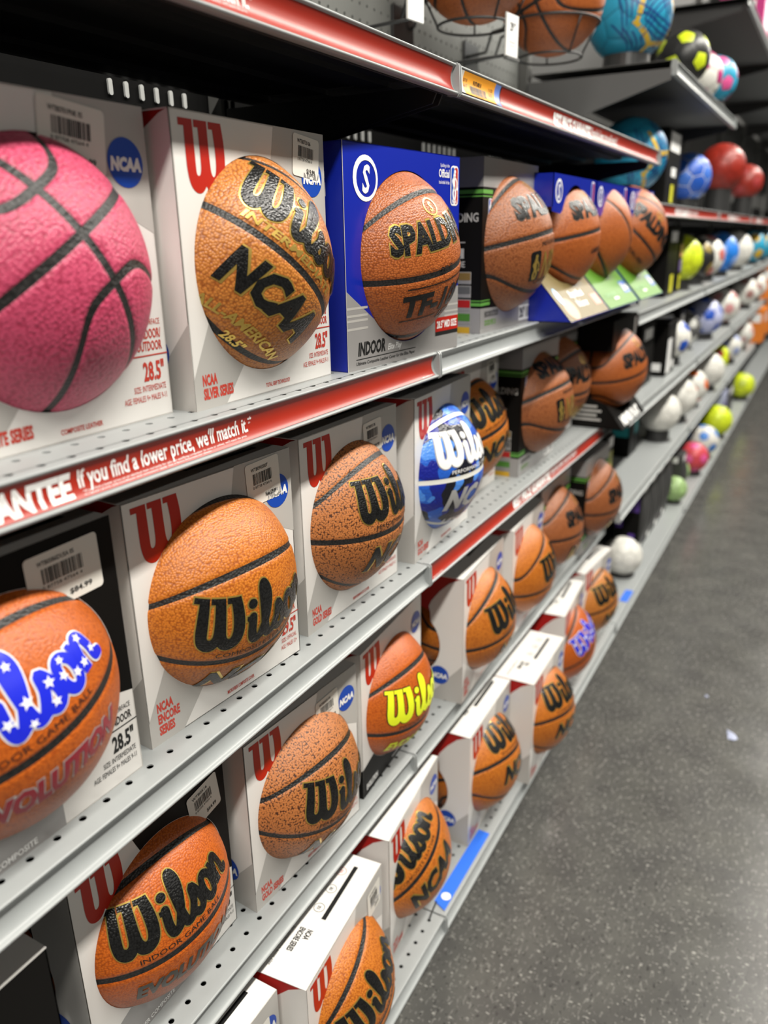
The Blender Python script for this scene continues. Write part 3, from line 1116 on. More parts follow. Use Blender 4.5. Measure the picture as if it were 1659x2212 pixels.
def price_strip(x0, x1, rim, z, label, text_x=None, extra=None, m=M_RED, rise=1.0):
    b = B()
    for s in range(9):
        y, zz = ins_point(s / 8)
        b.v += [(0, y, zz * rise), (x1 - x0, y, zz * rise)]
    for i in range(8):
        b.f.append((2 * i, 2 * i + 1, 2 * i + 3, 2 * i + 2))
    root = part('price_strip', b, m, None, True)
    root.location = (x0, rim, z)
    tag(root, label, 'price strip', 'red price strips')

    def fn(lift):
        def g(u, v):
            y, zz = ins_point(1 - v / STH)
            return (u, y - lift, zz * rise)
        return g
    if text_x is not None:
        t = sh(text_w('BEST PRICE GUARANTEE', 0.240, 0.0185, 0.05), text_x - x0, 0.0050)
        t += sh(text_w("If you find a lower price, we'll match it.*", 0.218, 0.0130, 0.018), text_x - x0 + 0.247, 0.0110)
        t = refine(t, 0.009)
        t += sh(text_w("*If you find a lower price on an identical item currently for sale at a qualifying competitor (in store or online), we'll match the price.", 0.205, 0.0020), text_x - x0 + 0.249, 0.0066)
        t += sh(text_w("Program terms and conditions and exclusions apply. See a Store Associate for details.", 0.150, 0.0020), text_x - x0 + 0.249, 0.0034)
        put('lettering', B().tri2([q for q in t if all(0 < p[0] < x1 - x0 for p in q)], fn(0.0004)).mesh('lettering', M_WHITE), root)
    if extra:
        put('small_lettering', B().tri2(sh(text_w('PRICE MATCH TERMS', 0.035, 0.0020), extra - x0, 0.002), fn(0.0004)).mesh('small_lettering', M_WHITE), root)
    return root


price_strip(-1.33, -0.012, RIM['r1'], RD['r1'], 'red price strip in front of the pink basketball, ending under the blue carton', -0.898, -0.05)
price_strip(0.006, 1.12, RIM['r2'], RD['r2'], 'red price strip under the camouflage ball', 0.404, 0.02)
price_strip(-1.33, -0.010, RIM['top'], 1.559, 'faded red price strip on the topmost edge, upper left', -0.885, rise=1.03)
price_strip(0.165, 1.325, RIM['top'], 1.559, 'faded red price strip on the topmost edge, right of the orange tag', 0.42, rise=1.03)
for s in range(1, 6):
    price_strip(s * SEC + 0.01, (s + 1) * SEC - 0.01, 0.0, 1.43, 'blurred red price strip below the red balls, %s soccer bay' % ORD[s - 1], s * SEC + 0.35)


def channel_tag(x0, x1, rim, z, m, label, name, fnp=None, lift=0.001):
    b = B()
    for s in range(9):
        y, zz = ins_point(s / 8)
        b.v += [(0, y - lift, zz), (x1 - x0, y - lift, zz)]
    for i in range(8):
        b.f.append((2 * i, 2 * i + 1, 2 * i + 3, 2 * i + 2))
    o = part(name, b, m, None, True)
    o.location = (x0, rim, z)
    tag(o, label, 'shelf tag')
    if fnp:
        def g(u, v):
            y, zz = ins_point(1 - v / STH)
            return (u, y - lift - 0.0004, zz)
        put('tag_print', B().tri2(refine(fnp, 0.006), g).mesh('tag_print', M_BLACKT), o)
    return o


channel_tag(0.004, 0.160, RIM['top'], 1.559, mat('pale_blue_tag', (0.16, 0.26, 0.66), 0.4), 'pale blue label peeking out behind the orange tag', 'blue_label', lift=0.0006)
tp = sh(text_w('FUTURE 8', 0.028, 0.0042, 0.03), 0.040, 0.0175)
r_ = random.Random(3)
x = 0.028
while x < 0.085:
    b_ = r_.choice((0.0006, 0.0010, 0.0018))
    tp += rect2(x, 0.006, x + b_, 0.0155)
    x += b_ + r_.choice((0.0007, 0.0012))
tp += sh(text_w('0719', 0.013, 0.004), 0.006, 0.0175) + sh(text_w('06/17', 0.013, 0.004), 0.006, 0.012) + sh(text_w('11/20', 0.015, 0.004), 0.095, 0.0165) + sh(text_w('5/25', 0.013, 0.004), 0.095, 0.011) + sh(text_w('0000000', 0.03, 0.0025), 0.04, 0.0025)
channel_tag(0.020, 0.138, RIM['top'], 1.559, M_ORANGETAG, 'orange barcode tag in the topmost channel', 'orange_tag', tp, 0.0014)
channel_tag(0.012, 0.024, RIM['top'], 1.559, M_STICK, 'white end of a paper slip left of the orange barcode tag', 'paper_slip', lift=0.0018)

# blue label tape, its button and the black cable tie on the base deck
bt = put('label_tape', B().poly([(0.012, 0.004, 0.1362), (0.243, 0.005, 0.1362), (0.244, 0.030, 0.1362), (0.024, 0.031, 0.1362)])
         .poly([(0.012, 0.004, 0.1352), (0.024, 0.031, 0.1352), (0.244, 0.030, 0.1352), (0.243, 0.005, 0.1352)]).mesh('label_tape', M_TAPE))
tag(bt, 'long bright blue label tape lying on the base deck', 'tape')
part('round_sticker', B().lathe([(0.0095, 0), (0.0095, 0.0006)], 20, (0.044, 0.0155, 0.1363)), M_WHITE, bt)
o = part('cable_tie', B().tube([(0.022, 0.026, 0.138), (0.008, 0.024, 0.1385), (-0.010, 0.0215, 0.1385), (-0.020, 0.0205, 0.136), (-0.022, 0.0205, 0.130)], 0.0016, 6), M_WIRE, None, True)
tag(o, 'short black tie sticking out from the blue tape into a deck hole', 'cable tie')
o = put('label_tape', B().box(1.52, 1.62, 0.002, 0.03, 0.1345, 0.1355).mesh('label_tape', M_TAPE))
tag(o, 'small blue label on the base deck beside the white soccer ball', 'tape')

# ------------------------------------------------------------------ cartons and balls
WB = wilson_print
BLK = ('black', 'COMPOSITE LEATHER', 'NCAA')
PERF = ('black', 'PERFORMANCE COVER', 'NCAA')
EVO = ('black', 'INDOOR GAME BALL', 'EVOLUTION')


def boxed(key, row, x, y, rot, blabel, bl_label, cover, kind, seam=None, printer=WB, **kw):
    root = ball_carton(key, (x, y, RD[row]), rot, blabel, **kw)
    if key == 'ga':
        for i in range(2):
            dec(root, 'red_bar_print', ('rb', i), sum((rect2(0.075 + 0.011 * k_, 0.068 + 0.012 * i, 0.084 + 0.011 * k_, 0.076 + 0.012 * i) for k_ in range(7)), []), TOPF(1), M_TXTRED)
    c, q = BALLPOS[key]
    return basketball(c, q, cover, bl_label, printer, kind, seam)


ENC = ('NCAA', 'ENCORE', 'SERIES')
GLD = ('NCAA', 'GOLD SERIES')
SLV = ('NCAA', 'SILVER SERIES')
boxed('A', 'r1', -0.732, 0.078, 0, 'white carton around the pink basketball, leftmost on the upper shelf', 'pink basketball with black channels in a white carton',
      L_PINK, ('black', None, None), printer=None, series=('', 'INTERMEDIATE SERIES'), note='COMPOSITE LEATHER', stk=(0.165, BH - 0.030, -0.10, 'WTB0701PNK 05', '$39.99'), top=False)
boxed('B', 'r1', -0.477, 0.057, 0.2, 'white carton between the pink ball carton and the royal blue carton', 'amber basketball with slanting gold-edged black capitals, right of the pink ball',
      L_SILVER, ('black', None, 'NCAA', (('ALL-AMERICAN', -41, 0.011, 0.12, M_GOLD), ('28.5"', -50, 0.010, 0.03, M_GOLD), ('INTERMEDIATE', 3.6, 0.0085, 0.14, M_GOLD))), series=SLV, note='TOTAL GRIP TECHNOLOGY', stk=(0.208, BH - 0.026, -0.10, 'WTB0730 06', '$19.99', 0.05, 0.042))
boxed('a', 'r2', -0.836, 0.067, 0, 'black and white carton holding the ball with starry blue lettering, leftmost on the second shelf', 'orange basketball with blue starred lettering at the left edge',
      L_EVO, ('star', 'INDOOR GAME BALL', 'EVOLUTION'), style='black', surf='INDOOR', surf2='', stk=(0.190, BH - 0.036, 0.02, 'WTB0586IDUSA 05', '$84.99', 0.075, 0.052), group='black ball cartons')
boxed('b', 'r2', -0.568, 0.078, -4, 'white carton with three lines of red text, below the words we\'ll match it', 'bright orange basketball below the words we\'ll match it',
      L_ENCORE, BLK, series=ENC, size='29.5"', note='MICROFIBER COMPOSITE COVER', stk=(0.196, BH - 0.028, 0.05, 'WTB0902007', 'Now $39.99', 0.056, 0.050))
boxed('c', 'r2', -0.290, 0.072, -0.9, 'white carton between the bright orange ball and the camouflage ball carton', 'tan dotted basketball beside the blue camouflage ball',
      L_GOLD, PERF, series=GLD, stk=(0.175, BH - 0.034, 0.05, 'WTB0935 06', '$29.99', 0.05, 0.046))
boxed('d', 'r2', -0.008, 0.057, 3, 'white carton around the blue camouflage ball', 'blue camouflage basketball with white lettering and white channels',
      L_CAMO, ('white', 'PERFORMANCE COVER', 'NCAA', (('LEGEND', -43, 0.010, 0.09, M_SILVER),)), seam=M_SEAMW, series=GLD)
boxed('e', 'r2', 0.240, 0.113, 0, 'white carton half hidden behind the blue camouflage ball', 'orange basketball half hidden by the camouflage ball',
      L_ENCORE, BLK, series=ENC, size='29.5"', stk=(0.205, BH - 0.026, 0.03, 'WTB0903', '$39.99', 0.05, 0.045))
boxed('bp', 'r3', -0.675, 0.105, 2, 'black and white carton with a big red w at lower left', 'deep orange basketball with the whole glossy black word in view, lower left',
      L_EVO, EVO, style='black', surf='INDOOR', surf2='', stk=(0.205, BH - 0.045, 0.12, 'WTB0516', '$64.99', 0.055, 0.05), group='black ball cartons')
boxed('cc', 'r3', -0.411, 0.095, -4.5, 'white carton just left of the neon-lettered ball', 'tan dotted basketball left of the neon-lettered ball',
      L_GOLD, PERF, series=GLD, stk=(0.172, BH - 0.040, 0.06, 'WTB0935 05', '$24.99', 0.052, 0.048))
boxed('dd', 'r3', -0.144, 0.082, 4, 'white carton with black base holding the neon-lettered ball', 'deep orange basketball with neon yellow lettering',
      L_EVO, ('yellow', 'INDOOR GAME BALL', 'EVOLUTION'), style='other', series=('', 'EVOLUTION'), surf='INDOOR', surf2='', note='EXCLUSIVE EDITION', group='black ball cartons')
boxed('ee', 'r3', 0.186, 0.052, 3.5, 'white open-sided carton just right of the neon-lettered ball', 'orange basketball in the open-sided carton right of the neon-lettered ball',
      L_ENCORE, BLK, series=ENC, size='29.5"')
boxed('fp', 'r3', 0.467, 0.058, 3, 'white carton directly under the BEST PRICE lettering of the lower red strip', 'orange basketball with no lettering showing, below the lower red strip',
      L_ENCORE, BLK, series=ENC, size='29.5"')
boxed('be', 'b', -0.428, 0.006, 5, 'white carton with text and size circles on its top, bottom of the picture', 'bright orange basketball at the bottom edge of the picture',
      L_ENCORE, BLK, series=ENC, size='29.5"', stk=(0.212, BH - 0.040, 0.05, 'WTB0902', '$39.99', 0.045, 0.05))
boxed('ga', 'b', -0.136, 0.040, 6, 'white carton on the base deck with red bars printed on its top', 'orange basketball with bold black capitals beside the blue label tape',
      L_ENCORE, BLK, series=GLD, size='29.5"')
boxed('de', 'b', 0.188, 0.032, 1.5, 'white carton standing beyond the blue label tape, ball visible through its side', 'orange basketball standing just past the blue label tape',
      L_ENCORE, ('black', 'INTERMEDIATE', 'NCAA'), series=SLV)
boxed('ep', 'b', 0.437, -0.015, 1, 'white carton with a black bar on top, fourth on the base deck', 'orange basketball leaning out over the floor, fourth on the base deck',
      L_ENCORE, BLK, series=SLV)
boxed('ze', 'b', 0.792, 0.021, 4, 'white carton around the blurred ball with blue lettering', 'blurred orange basketball with blue lettering near the floor',
      L_EVO, ('star', 'INDOOR GAME BALL', None), series=SLV)
boxed('et', 'b', 1.085, 0.050, -5, 'last white carton on the base deck, beside the white soccer ball', 'last boxed basketball on the base deck before the white soccer ball',
      L_SILVER, BLK, series=SLV)
ball_carton('al', (-0.445 - BW, 0.042, RD['b']), 0, 'white carton cut off by the bottom edge, its top corner showing', series=SLV, stk=(0.2, BH - 0.05, 0.05, 'WTB0936', '$24.99', 0.05, 0.05))
# dark slotted carton with a pale top, lower left corner
t = thing('ball_carton', 'black carton with a white top at the lower left corner', 'box', (-0.729 - BW, 0.066, RD['r3']), 0, 'black ball cartons')
shell(BW, BH, BD, HOLE, ZC, M_BLACKP, M_BLACKP, M_BACK, t, True, 'blk')
part('lid', B().box(0, BW, -0.001, BD, BH, BH + 0.0015), M_CARD, t)
part('lid_print', B().box(BW - 0.115, BW - 0.025, 0.05, 0.075, BH + 0.0015, BH + 0.0018), M_BLACKT, t)


# ------------------------------------------------------------------ blue and black cartons
def blue_carton():
    w, h, d = 0.280, 0.2646, 0.19
    root = thing('ball_carton', 'royal blue carton with silver base and a white round S mark', 'box', (-0.214, 0.045, RD['r1']), math.radians(-4.85), 'blue ball cartons')
    shell(w, h, d, 0.1075, 0.132, M_BLUE, M_BLUE, M_BACK, root, False, 'blue')
    hole = lambda a0, a1, n=20: [(w / 2 + 0.1078 * math.cos(math.radians(a0 + (a1 - a0) * i / n)), 0.132 + 0.1078 * math.sin(math.radians(a0 + (a1 - a0) * i / n))) for i in range(n + 1)]
    dec(root, 'silver_base_print', 'bl1', fill2([(0, 0), (w, 0), (w, 0.090)] + hole(-25, -138) + [(0.0, 0.098)]), FRONT(1), M_GREYC)
    lt, l2 = [], []
    for z0 in (0.075, 0.066, 0.060, 0.05):
        lt += rect2(0, z0, 0.045, z0 + 0.003)
        l2 += rect2(w - 0.04, z0 - 0.012, w, z0 - 0.0095)
    dec(root, 'silver_streak_print', 'bl2', lt, FRONT(1.5), M_FACET)
    dec(root, 'silver_streak_print', 'bl2b', l2, FRONT(1.5), M_FACET)
    ring = fill2(circ(0.046, 0.226, 0.026), [circ(0.0475, 0.2255, 0.0205)]) + sh(text2('S', 0.031, 0.03, 0.15, 0.75, 'c'), 0.047, 0.2105)
    dec(root, 'round_mark', 'bl3r', ring, FRONT(1.5), M_WHITE)
    ring = sh(text2('Official', 0.0105, 0.02, 0, 0.72, 'r'), w - 0.030, 0.236) + sh(text2('Spalding is the', 0.0045, 0, 0, 0.7, 'r'), w - 0.030, 0.249) + sh(text2('basketball of the', 0.0045, 0, 0, 0.7, 'r'), w - 0.030, 0.2275)
    dec(root, 'white_lettering', 'bl3', ring, FRONT(1.5), M_WHITE)
    league_mark(root, w - 0.0155, 0.226, 0.052, 'bl')
    dec(root, 'lettering', 'bl4', sh(text_w('INDOOR', 0.062, 0.016, 0.045, 0.2), 0.022, 0.018) + rect2(0.018, 0.0125, 0.16, 0.0136) + sh(text_w('Ultimate Composite Leather Cover for the Elite Player', 0.14, 0.0042, 0.02, 0.2), 0.018, 0.006), FRONT(1.6), M_BLACKT)
    dec(root, 'lettering', 'bl5', sh(text_w('Elite Play', 0.034, 0.008, 0.02, 0.3), 0.090, 0.018), FRONT(1.6), M_WHITE)
    dec(root, 'size_label', 'bl6', rect2(w - 0.066, 0.028, w - 0.0, 0.048), FRONT(2), M_REDPRINT)
    dec(root, 'size_label_base', 'bl6b', rect2(w - 0.066, 0.0225, w - 0.0, 0.028), FRONT(2), M_BLACKT)
    dec(root, 'size_lettering', 'bl7', sh(text_w('28.5" MID SIZE', 0.058, 0.010, 0.03), w - 0.062, 0.033), FRONT(2.6), M_WHITE)
    dec(root, 'side_lettering', 'bl8', sh(text_w('SPALDING', 0.12, 0.030, 0.04), 0.045, 0.205), SIDE(1, d), M_WHITE)
    dec(root, 'corner_fold', 'bl9', [[(0.0, 0), (0.0012, 0), (0.0012, h)], [(0.0, 0), (0.0012, h), (0.0, h)]], FRONT(1.2), M_FACET)
    c, q = BALLPOS['C']
    basketball(c, q, L_SPAL, 'russet basketball bulging from the royal blue carton', spalding_print, 'tf')


def league_mark(root, cx, cz, h, key):
    w = h * 0.42
    dec(root, 'league_mark', (key, 1), fill2(rrect(cx - w / 2, cz - h / 2, cx + w / 2, cz + h / 2, w * 0.28)), FRONT(1.5), M_WHITE)
    dec(root, 'league_mark_blue', (key, 2), fill2(rrect(cx - w * 0.42, cz - h * 0.46, cx + 0.0, cz + h * 0.46, w * 0.18)), FRONT(2), M_BLUEDISC)
    dec(root, 'league_mark_red', (key, 3), fill2(rrect(cx + 0.0, cz - h * 0.46, cx + w * 0.42, cz + h * 0.46, w * 0.18)), FRONT(2), M_REDPRINT)
    dec(root, 'league_mark_figure', (key, 4), player_mark(cx, cz + h * 0.04, h * 0.78) + sh(text_w('NBA', w * 0.6, h * 0.10, 0.03, 0, 'c'), cx, cz - h * 0.44), FRONT(2.5), M_WHITE)


def black_carton(loc, rot, key, label, ball_label):
    w, h, d = 0.2485, 0.279, 0.20
    root = thing('ball_carton', label, 'box', loc, math.radians(rot), 'black ball cartons')
    shell(w, h, d, 0.1140, 0.142, M_BLACKP, M_BLACKP, M_BACK, root, False, 'spal')
    hole = lambda a0, a1, n=12: [(w / 2 + 0.1143 * math.cos(math.radians(a0 + (a1 - a0) * i / n)), 0.142 + 0.1143 * math.sin(math.radians(a0 + (a1 - a0) * i / n))) for i in range(n + 1)]
    band = fill2([(0, h - 0.045), (w / 2 - 0.062, h - 0.045)] + hole(122, 58) + [(w, h - 0.045), (w, h), (0, h)])
    dec(root, 'grey_band', 'bk1', band, FRONT(1), M_GREYC)
    dec(root, 'grey_band', 'bk1b', fill2([(0, 0), (w, 0), (w, 0.042), (w / 2 + 0.05, 0.042)] + hole(-63, -117) + [(0, 0.042)]), FRONT(1), M_GREYC)
    dec(root, 'grey_band', 'bk2', rect2(0, 0, d, 0.042), SIDE(1, d), M_GREYC)
    dec(root, 'grey_band', 'bk2b', rect2(0, h - 0.045, d, h), SIDE(1, d), M_GREYC)
    dec(root, 'grey_lid', 'bk2t', rect2(0, 0, w, d), TOPF(1, h), M_GREYC)
    for k_, (z0, z1) in enumerate(((h - 0.055, h - 0.049), (h - 0.060, h - 0.0582), (0.046, 0.051), (0.0535, 0.0552))):
        dec(root, 'green_stripe', ('bk3', k_), rect2(0, z0, w / 2 - 0.085, z1), FRONT(1), M_GREEN)
        dec(root, 'green_stripe', ('bk3r', k_), rect2(w / 2 + 0.085, z0, w, z1), FRONT(1), M_GREEN)
        dec(root, 'green_stripe', ('bk4', k_), rect2(0, z0, d, z1), SIDE(1, d), M_GREEN)
    dec(root, 'side_lettering', 'bk5', sh(text_w('SPALDING', 0.070, 0.014, 0.02), d - 0.077, h - 0.098), SIDE(1, d), M_FACET)
    dec(root, 'side_lettering', 'bk5c', sh(text_w('THE', 0.022, 0.010, 0.02), d - 0.080, h - 0.135) + rect2(d - 0.05, h - 0.131, d - 0.03, h - 0.1295)
        + sh(text_w('GAME', 0.032, 0.010, 0.02), d - 0.062, h - 0.170) + rect2(d - 0.085, h - 0.156, d - 0.032, h - 0.140), SIDE(1, d), M_FACET)
    dec(root, 'side_lettering', 'bk5b', sh(text_w('BALL', 0.04, 0.012, 0.03), d - 0.078, h - 0.154), SIDE(2, d), M_BLACKT)
    for i, (nm, cl) in enumerate((('swatch_tan', (0.22, 0.14, 0.04)), ('swatch_grey', (0.12, 0.12, 0.12)), ('swatch_red', (0.42, 0.015, 0.012)), ('swatch_green', (0.07, 0.22, 0.03)), ('swatch_gold', (0.62, 0.36, 0.02)))):
        z = h - 0.196 - 0.0225 * i
        dec(root, 'swatch_frame', ('bk6', i), rect2(d - 0.092, z - 0.0010, d - 0.018, z + 0.0185), SIDE(1, d), M_FACET)
        dec(root, 'colour_swatch', ('bk7', i), rect2(d - 0.091, z + 0.005, d - 0.019, z + 0.0175), SIDE(2, d), mat(nm, cl, 0.4))
        dec(root, 'swatch_caption', ('bk8', i), rect2(d - 0.091, z, d - 0.019, z + 0.0045), SIDE(2, d), M_GREYC)
    league_mark(root, 0.030, h - 0.080, 0.036, 'bk')
    dec(root, 'lettering', 'bk9', sh(text_w('OFFICIAL BASKETBALL', 0.03, 0.004), 0.04, h - 0.075) + sh(text_w('OF THE NBA', 0.02, 0.004), 0.04, h - 0.083), FRONT(1.5), M_WHITE)
    dec(root, 'base_lettering', 'bk10', sh(text_w('INDOOR/OUTDOOR', 0.06, 0.010, 0.03), 0.018, 0.026), FRONT(1.5), M_BLACKT)
    dec(root, 'base_lettering', 'bk11', sh(text_w('CROSSOVER 2.0', 0.05, 0.009, 0.03), 0.018, 0.012), FRONT(1.5), M_LIME)
    dec(root, 'barcode_sticker', 'bk12', rect2(w - 0.07, 0.006, w - 0.004, 0.034), FRONT(1.6), M_WHITE)
    dec(root, 'size_lettering', 'bk13', sh(text_w('29.5"', 0.025, 0.018, 0.05), w - 0.066, 0.012) + sum((rect2(w - 0.034 + 0.004 * k, 0.010, w - 0.032 + 0.004 * k, 0.030) for k in range(7)), []), FRONT(2.2), M_BLACKT)
    c, q = BALLPOS[key]
    basketball(c, q, L_SPAL2, ball_label, spalding_print, 'nba', scale=1.04)


blue_carton()
black_carton((0.227, 0.051, RD['r1']), -1.5, 'D', 'black carton with green stripes right of the royal blue carton', 'brown basketball with gold league emblem on the upper shelf')
black_carton((0.520, 0.074, RD['r2']), 0, 'f', 'black carton with green stripes on the second shelf, colour swatches showing', 'brown basketball with gold league emblem on the second shelf, nearer one')
black_carton((0.800, 0.110, RD['r2']), 0, 'g', 'black green-striped carton hidden behind the swatch carton on the second shelf', 'brown basketball behind the emblem ball on the second shelf')
black_carton((0.735, 0.085, RD['r3']), 0, 'gp', 'grey-topped black carton past the white cartons on the third shelf', 'blurred brown basketball past the white cartons on the third shelf')
black_carton((1.040, 0.055, RD['r3']), 0, 'hp', 'last black carton on the third shelf before the soccer bay', 'blurred last basketball on the third shelf before the soccer bay')


# ------------------------------------------------------------------ open display trays
def open_tray(loc, wd, front_m, key, label, ball_label, ctr, printer_kind, first=False):
    root = thing('display_tray', label, 'box', loc, 0, 'open display trays')
    d = 0.27
    t = 0.0015
    part('tray_floor', B().box(0, wd, 0, d, 0, t), M_BLUE, root)
    part('back_panel', B().box(0, wd, d - t, d, 0, 0.272), M_BLUE, root)
    for x in (0, wd - t):
        part('side_wedge', B().slab([[(0, 0), (d, 0), (d, 0.12), (0.13, 0.10), (0.078, 0.088)]], lambda u, v, e: (x + e, u, v), t), M_BLUE, root)
        part('top_arm', B().slab([[(0.050, 0.208), (d, 0.208), (d, 0.267), (0.050, 0.267)]], lambda u, v, e: (x + e, u, v), t), M_BLUE, root)
    # sloping front card with a round dip for the ball
    L2 = math.hypot(0.078, 0.088)
    dip = [(wd / 2 + 0.078 * math.cos(math.radians(a)), L2 + 0.030 + 0.062 * math.sin(math.radians(a))) for a in range(-30, -151, -10)]
    dip = [p for p in dip if p[1] <= L2]
    fn = lambda l: (lambda u, v: (u, v / L2 * 0.078 - 0.0004 * l, v / L2 * 0.088 + 0.0004 * l))
    fp = part('front_card', B().slab([[(0, 0), (wd, 0), (wd, L2)] + dip + [(0, L2)]], lambda u, v, e: (u, v / L2 * 0.078 + e, v / L2 * 0.088 - e * 0.5), t), front_m, root)
    if first:
        put('card_lettering', B().tri2(sh(text_w('Stays Inflated', 0.095, 0.016, 0.04, 0.15), 0.10, 0.052) + sh(text_w('10x Longer', 0.075, 0.016, 0.04, 0.15), 0.11, 0.028), fn(1)).mesh('card_lettering', M_WHITE), fp)
        put('card_red_block', B().tri2(rect2(wd - 0.062, 0.022, wd - 0.012, 0.050), fn(1)).mesh('card_red_block', mat('salmon_print', (0.70, 0.20, 0.14), 0.4)), fp)
        put('card_ball_photo', B().tri2(fill2(circ(0.052, 0.028, 0.034, 0.026)), fn(1)).mesh('card_ball_photo', mat('photo_ball_print', (0.60, 0.24, 0.13), 0.4)), fp)
        put('card_blue_glow', B().tri2(fill2(circ(0.030, 0.060, 0.014, 0.020)), fn(1.5)).mesh('card_blue_glow', mat('photo_blue_print', (0.35, 0.58, 0.85), 0.4)), fp)
    else:
        put('card_blue_block', B().tri2(rect2(wd - 0.070, 0.030, wd - 0.012, 0.064), fn(1)).mesh('card_blue_block', mat('mid_blue_print', (0.03, 0.12, 0.50), 0.4)), fp)
        put('card_lettering', B().tri2(sh(text_w('E!', 0.016, 0.020, 0.05), wd - 0.066, 0.038) + sh(text_w('VALUE', 0.034, 0.014, 0.04), wd - 0.048, 0.040) + rect2(0.09, 0.020, 0.13, 0.026), fn(2)).mesh('card_lettering', M_WHITE), fp)
        put('card_small_lettering', B().tri2(sh(text_w('GAME SERIES', 0.10, 0.010, 0.02), 0.03, 0.030), fn(2)).mesh('card_small_lettering', M_GREEN), fp)
    # header: top board and front drop with an arch for the ball
    part('header_top', B().box(0, wd, 0.050, d, 0.2655, 0.267), M_BLUE, root)
    arch = [(wd / 2 + 0.0955 * math.cos(math.radians(a)), 0.155 + 0.0955 * math.sin(math.radians(a))) for a in range(30, 151, 8)]
    hp = part('header_front', B().slab([[(0, 0.200), (0.050, 0.196)] + arch[::-1] + [(wd - 0.050, 0.196), (wd, 0.200), (wd, 0.267), (0, 0.267)]], lambda u, v, e: (u, 0.050 + e, v), t), M_BLUE, root)
    hf = lambda l: (lambda u, v: (u, 0.050 - 0.0003 * l, v))
    put('round_mark', B().tri2(fill2(circ(0.034, 0.236, 0.021), [circ(0.035, 0.2355, 0.0167)]) + sh(text2('S', 0.025, 0.03, 0.15, 0.75, 'c'), 0.035, 0.2235), hf(1)).mesh('round_mark', M_WHITE), hp)
    put('league_mark', B().tri2(fill2(rrect(wd - 0.034, 0.212, wd - 0.012, 0.262, 0.006)), hf(1)).mesh('league_mark', M_WHITE), hp)
    put('league_mark_red', B().tri2(fill2(rrect(wd - 0.023, 0.215, wd - 0.014, 0.259, 0.003)), hf(2)).mesh('league_mark_red', M_REDPRINT), hp)
    put('league_mark_blue', B().tri2(fill2(rrect(wd - 0.032, 0.215, wd - 0.023, 0.259, 0.003)), hf(2)).mesh('league_mark_blue', M_BLUEDISC), hp)
    c, q = BALLPOS[key]
    basketball(c, q, L_SPAL, ball_label, spalding_print if printer_kind else None, printer_kind)


open_tray((0.456, -0.043, RD['r1']), 0.290, M_TAN, 'E', 'open blue tray with a tan "Stays Inflated" card', 'russet basketball held in the tan-carded blue tray', None, 'game', True)
open_tray((0.757, -0.043, RD['r1']), 0.285, M_LIME, 'F', 'open tray with a lime green card, middle of the three blue-topped trays', 'russet basketball in the middle blue-topped tray', None, None)
open_tray((1.050, -0.047, RD['r1']), 0.285, M_LIME, 'G', 'open lime-carded tray, last of the three blue-topped trays', 'russet basketball in the last blue-topped tray', None, 'game')
# black tray on the second shelf
t = thing('display_tray', 'black open tray with white block letters on its front lip', 'box', (1.055, -0.028, RD['r2']), 0, 'open display trays')
part('tray_floor', B().box(0, 0.28, 0, 0.28, 0, 0.0015), M_BLACKP, t)
part('back_panel', B().box(0, 0.28, 0.2785, 0.28, 0, 0.285), M_BLACKP, t)
for x in (0, 0.2785):
    part('side_wedge', B().slab([[(0, 0), (0.28, 0), (0.28, 0.11), (0.10, 0.085), (0.05, 0.066)]], lambda u, v, e: (x + e, u, v), 0.0015), M_BLACKP, t)
    part('top_arm', B().slab([[(0.045, 0.205), (0.28, 0.205), (0.28, 0.285), (0.045, 0.285)]], lambda u, v, e: (x + e, u, v), 0.0015), M_BLACKP, t)
part('header_top', B().box(0, 0.28, 0.045, 0.28, 0.2835, 0.285), M_BLACKP, t)
arch = [(0.14 + 0.098 * math.cos(math.radians(a)), 0.145 + 0.098 * math.sin(math.radians(a))) for a in range(38, 143, 8)]
hd = part('header_front', B().slab([[(0, 0.205)] + arch[::-1] + [(0.28, 0.205), (0.28, 0.285), (0, 0.285)]], lambda u, v, e: (u, 0.045 + e, v), 0.0015), M_BLACKP, t)
put('header_mark', B().tri2(fill2(rrect(0.245, 0.225, 0.268, 0.275, 0.006)), lambda u, v: (u, 0.0445, v)).mesh('header_mark', M_FACET), hd)
sg = lambda l: (lambda u, v: (u, 0.05 * v / 0.083 - 0.0006 * l, 0.066 * v / 0.083))
fc = part('front_card', B().slab([[(0, 0), (0.28, 0), (0.28, 0.083), (0.19, 0.040), (0.09, 0.040), (0, 0.083)]], lambda u, v, e: (u, 0.05 * v / 0.083 + e, 0.066 * v / 0.083 - e), 0.0015), M_BLACKP, t)
put('card_lettering', B().tri2(sh(text_w('NEVER FLAT', 0.20, 0.026, 0.07), 0.04, 0.008), sg(1)).mesh('card_lettering', M_WHITE), fc)
sd = []
for i in range(4):
    sd += rect2(0.13, 0.02 + 0.012 * i, 0.22 - 0.012 * (i % 2), 0.026 + 0.012 * i)
put('side_lettering', B().tri2(sd, lambda u, v: (-0.0004, 0.28 - u, v)).mesh('side_lettering', M_FACET), t)
c, q = BALLPOS['h']
basketball(c, q, L_SPAL, 'russet basketball resting in the black open tray', spalding_print, 'game')

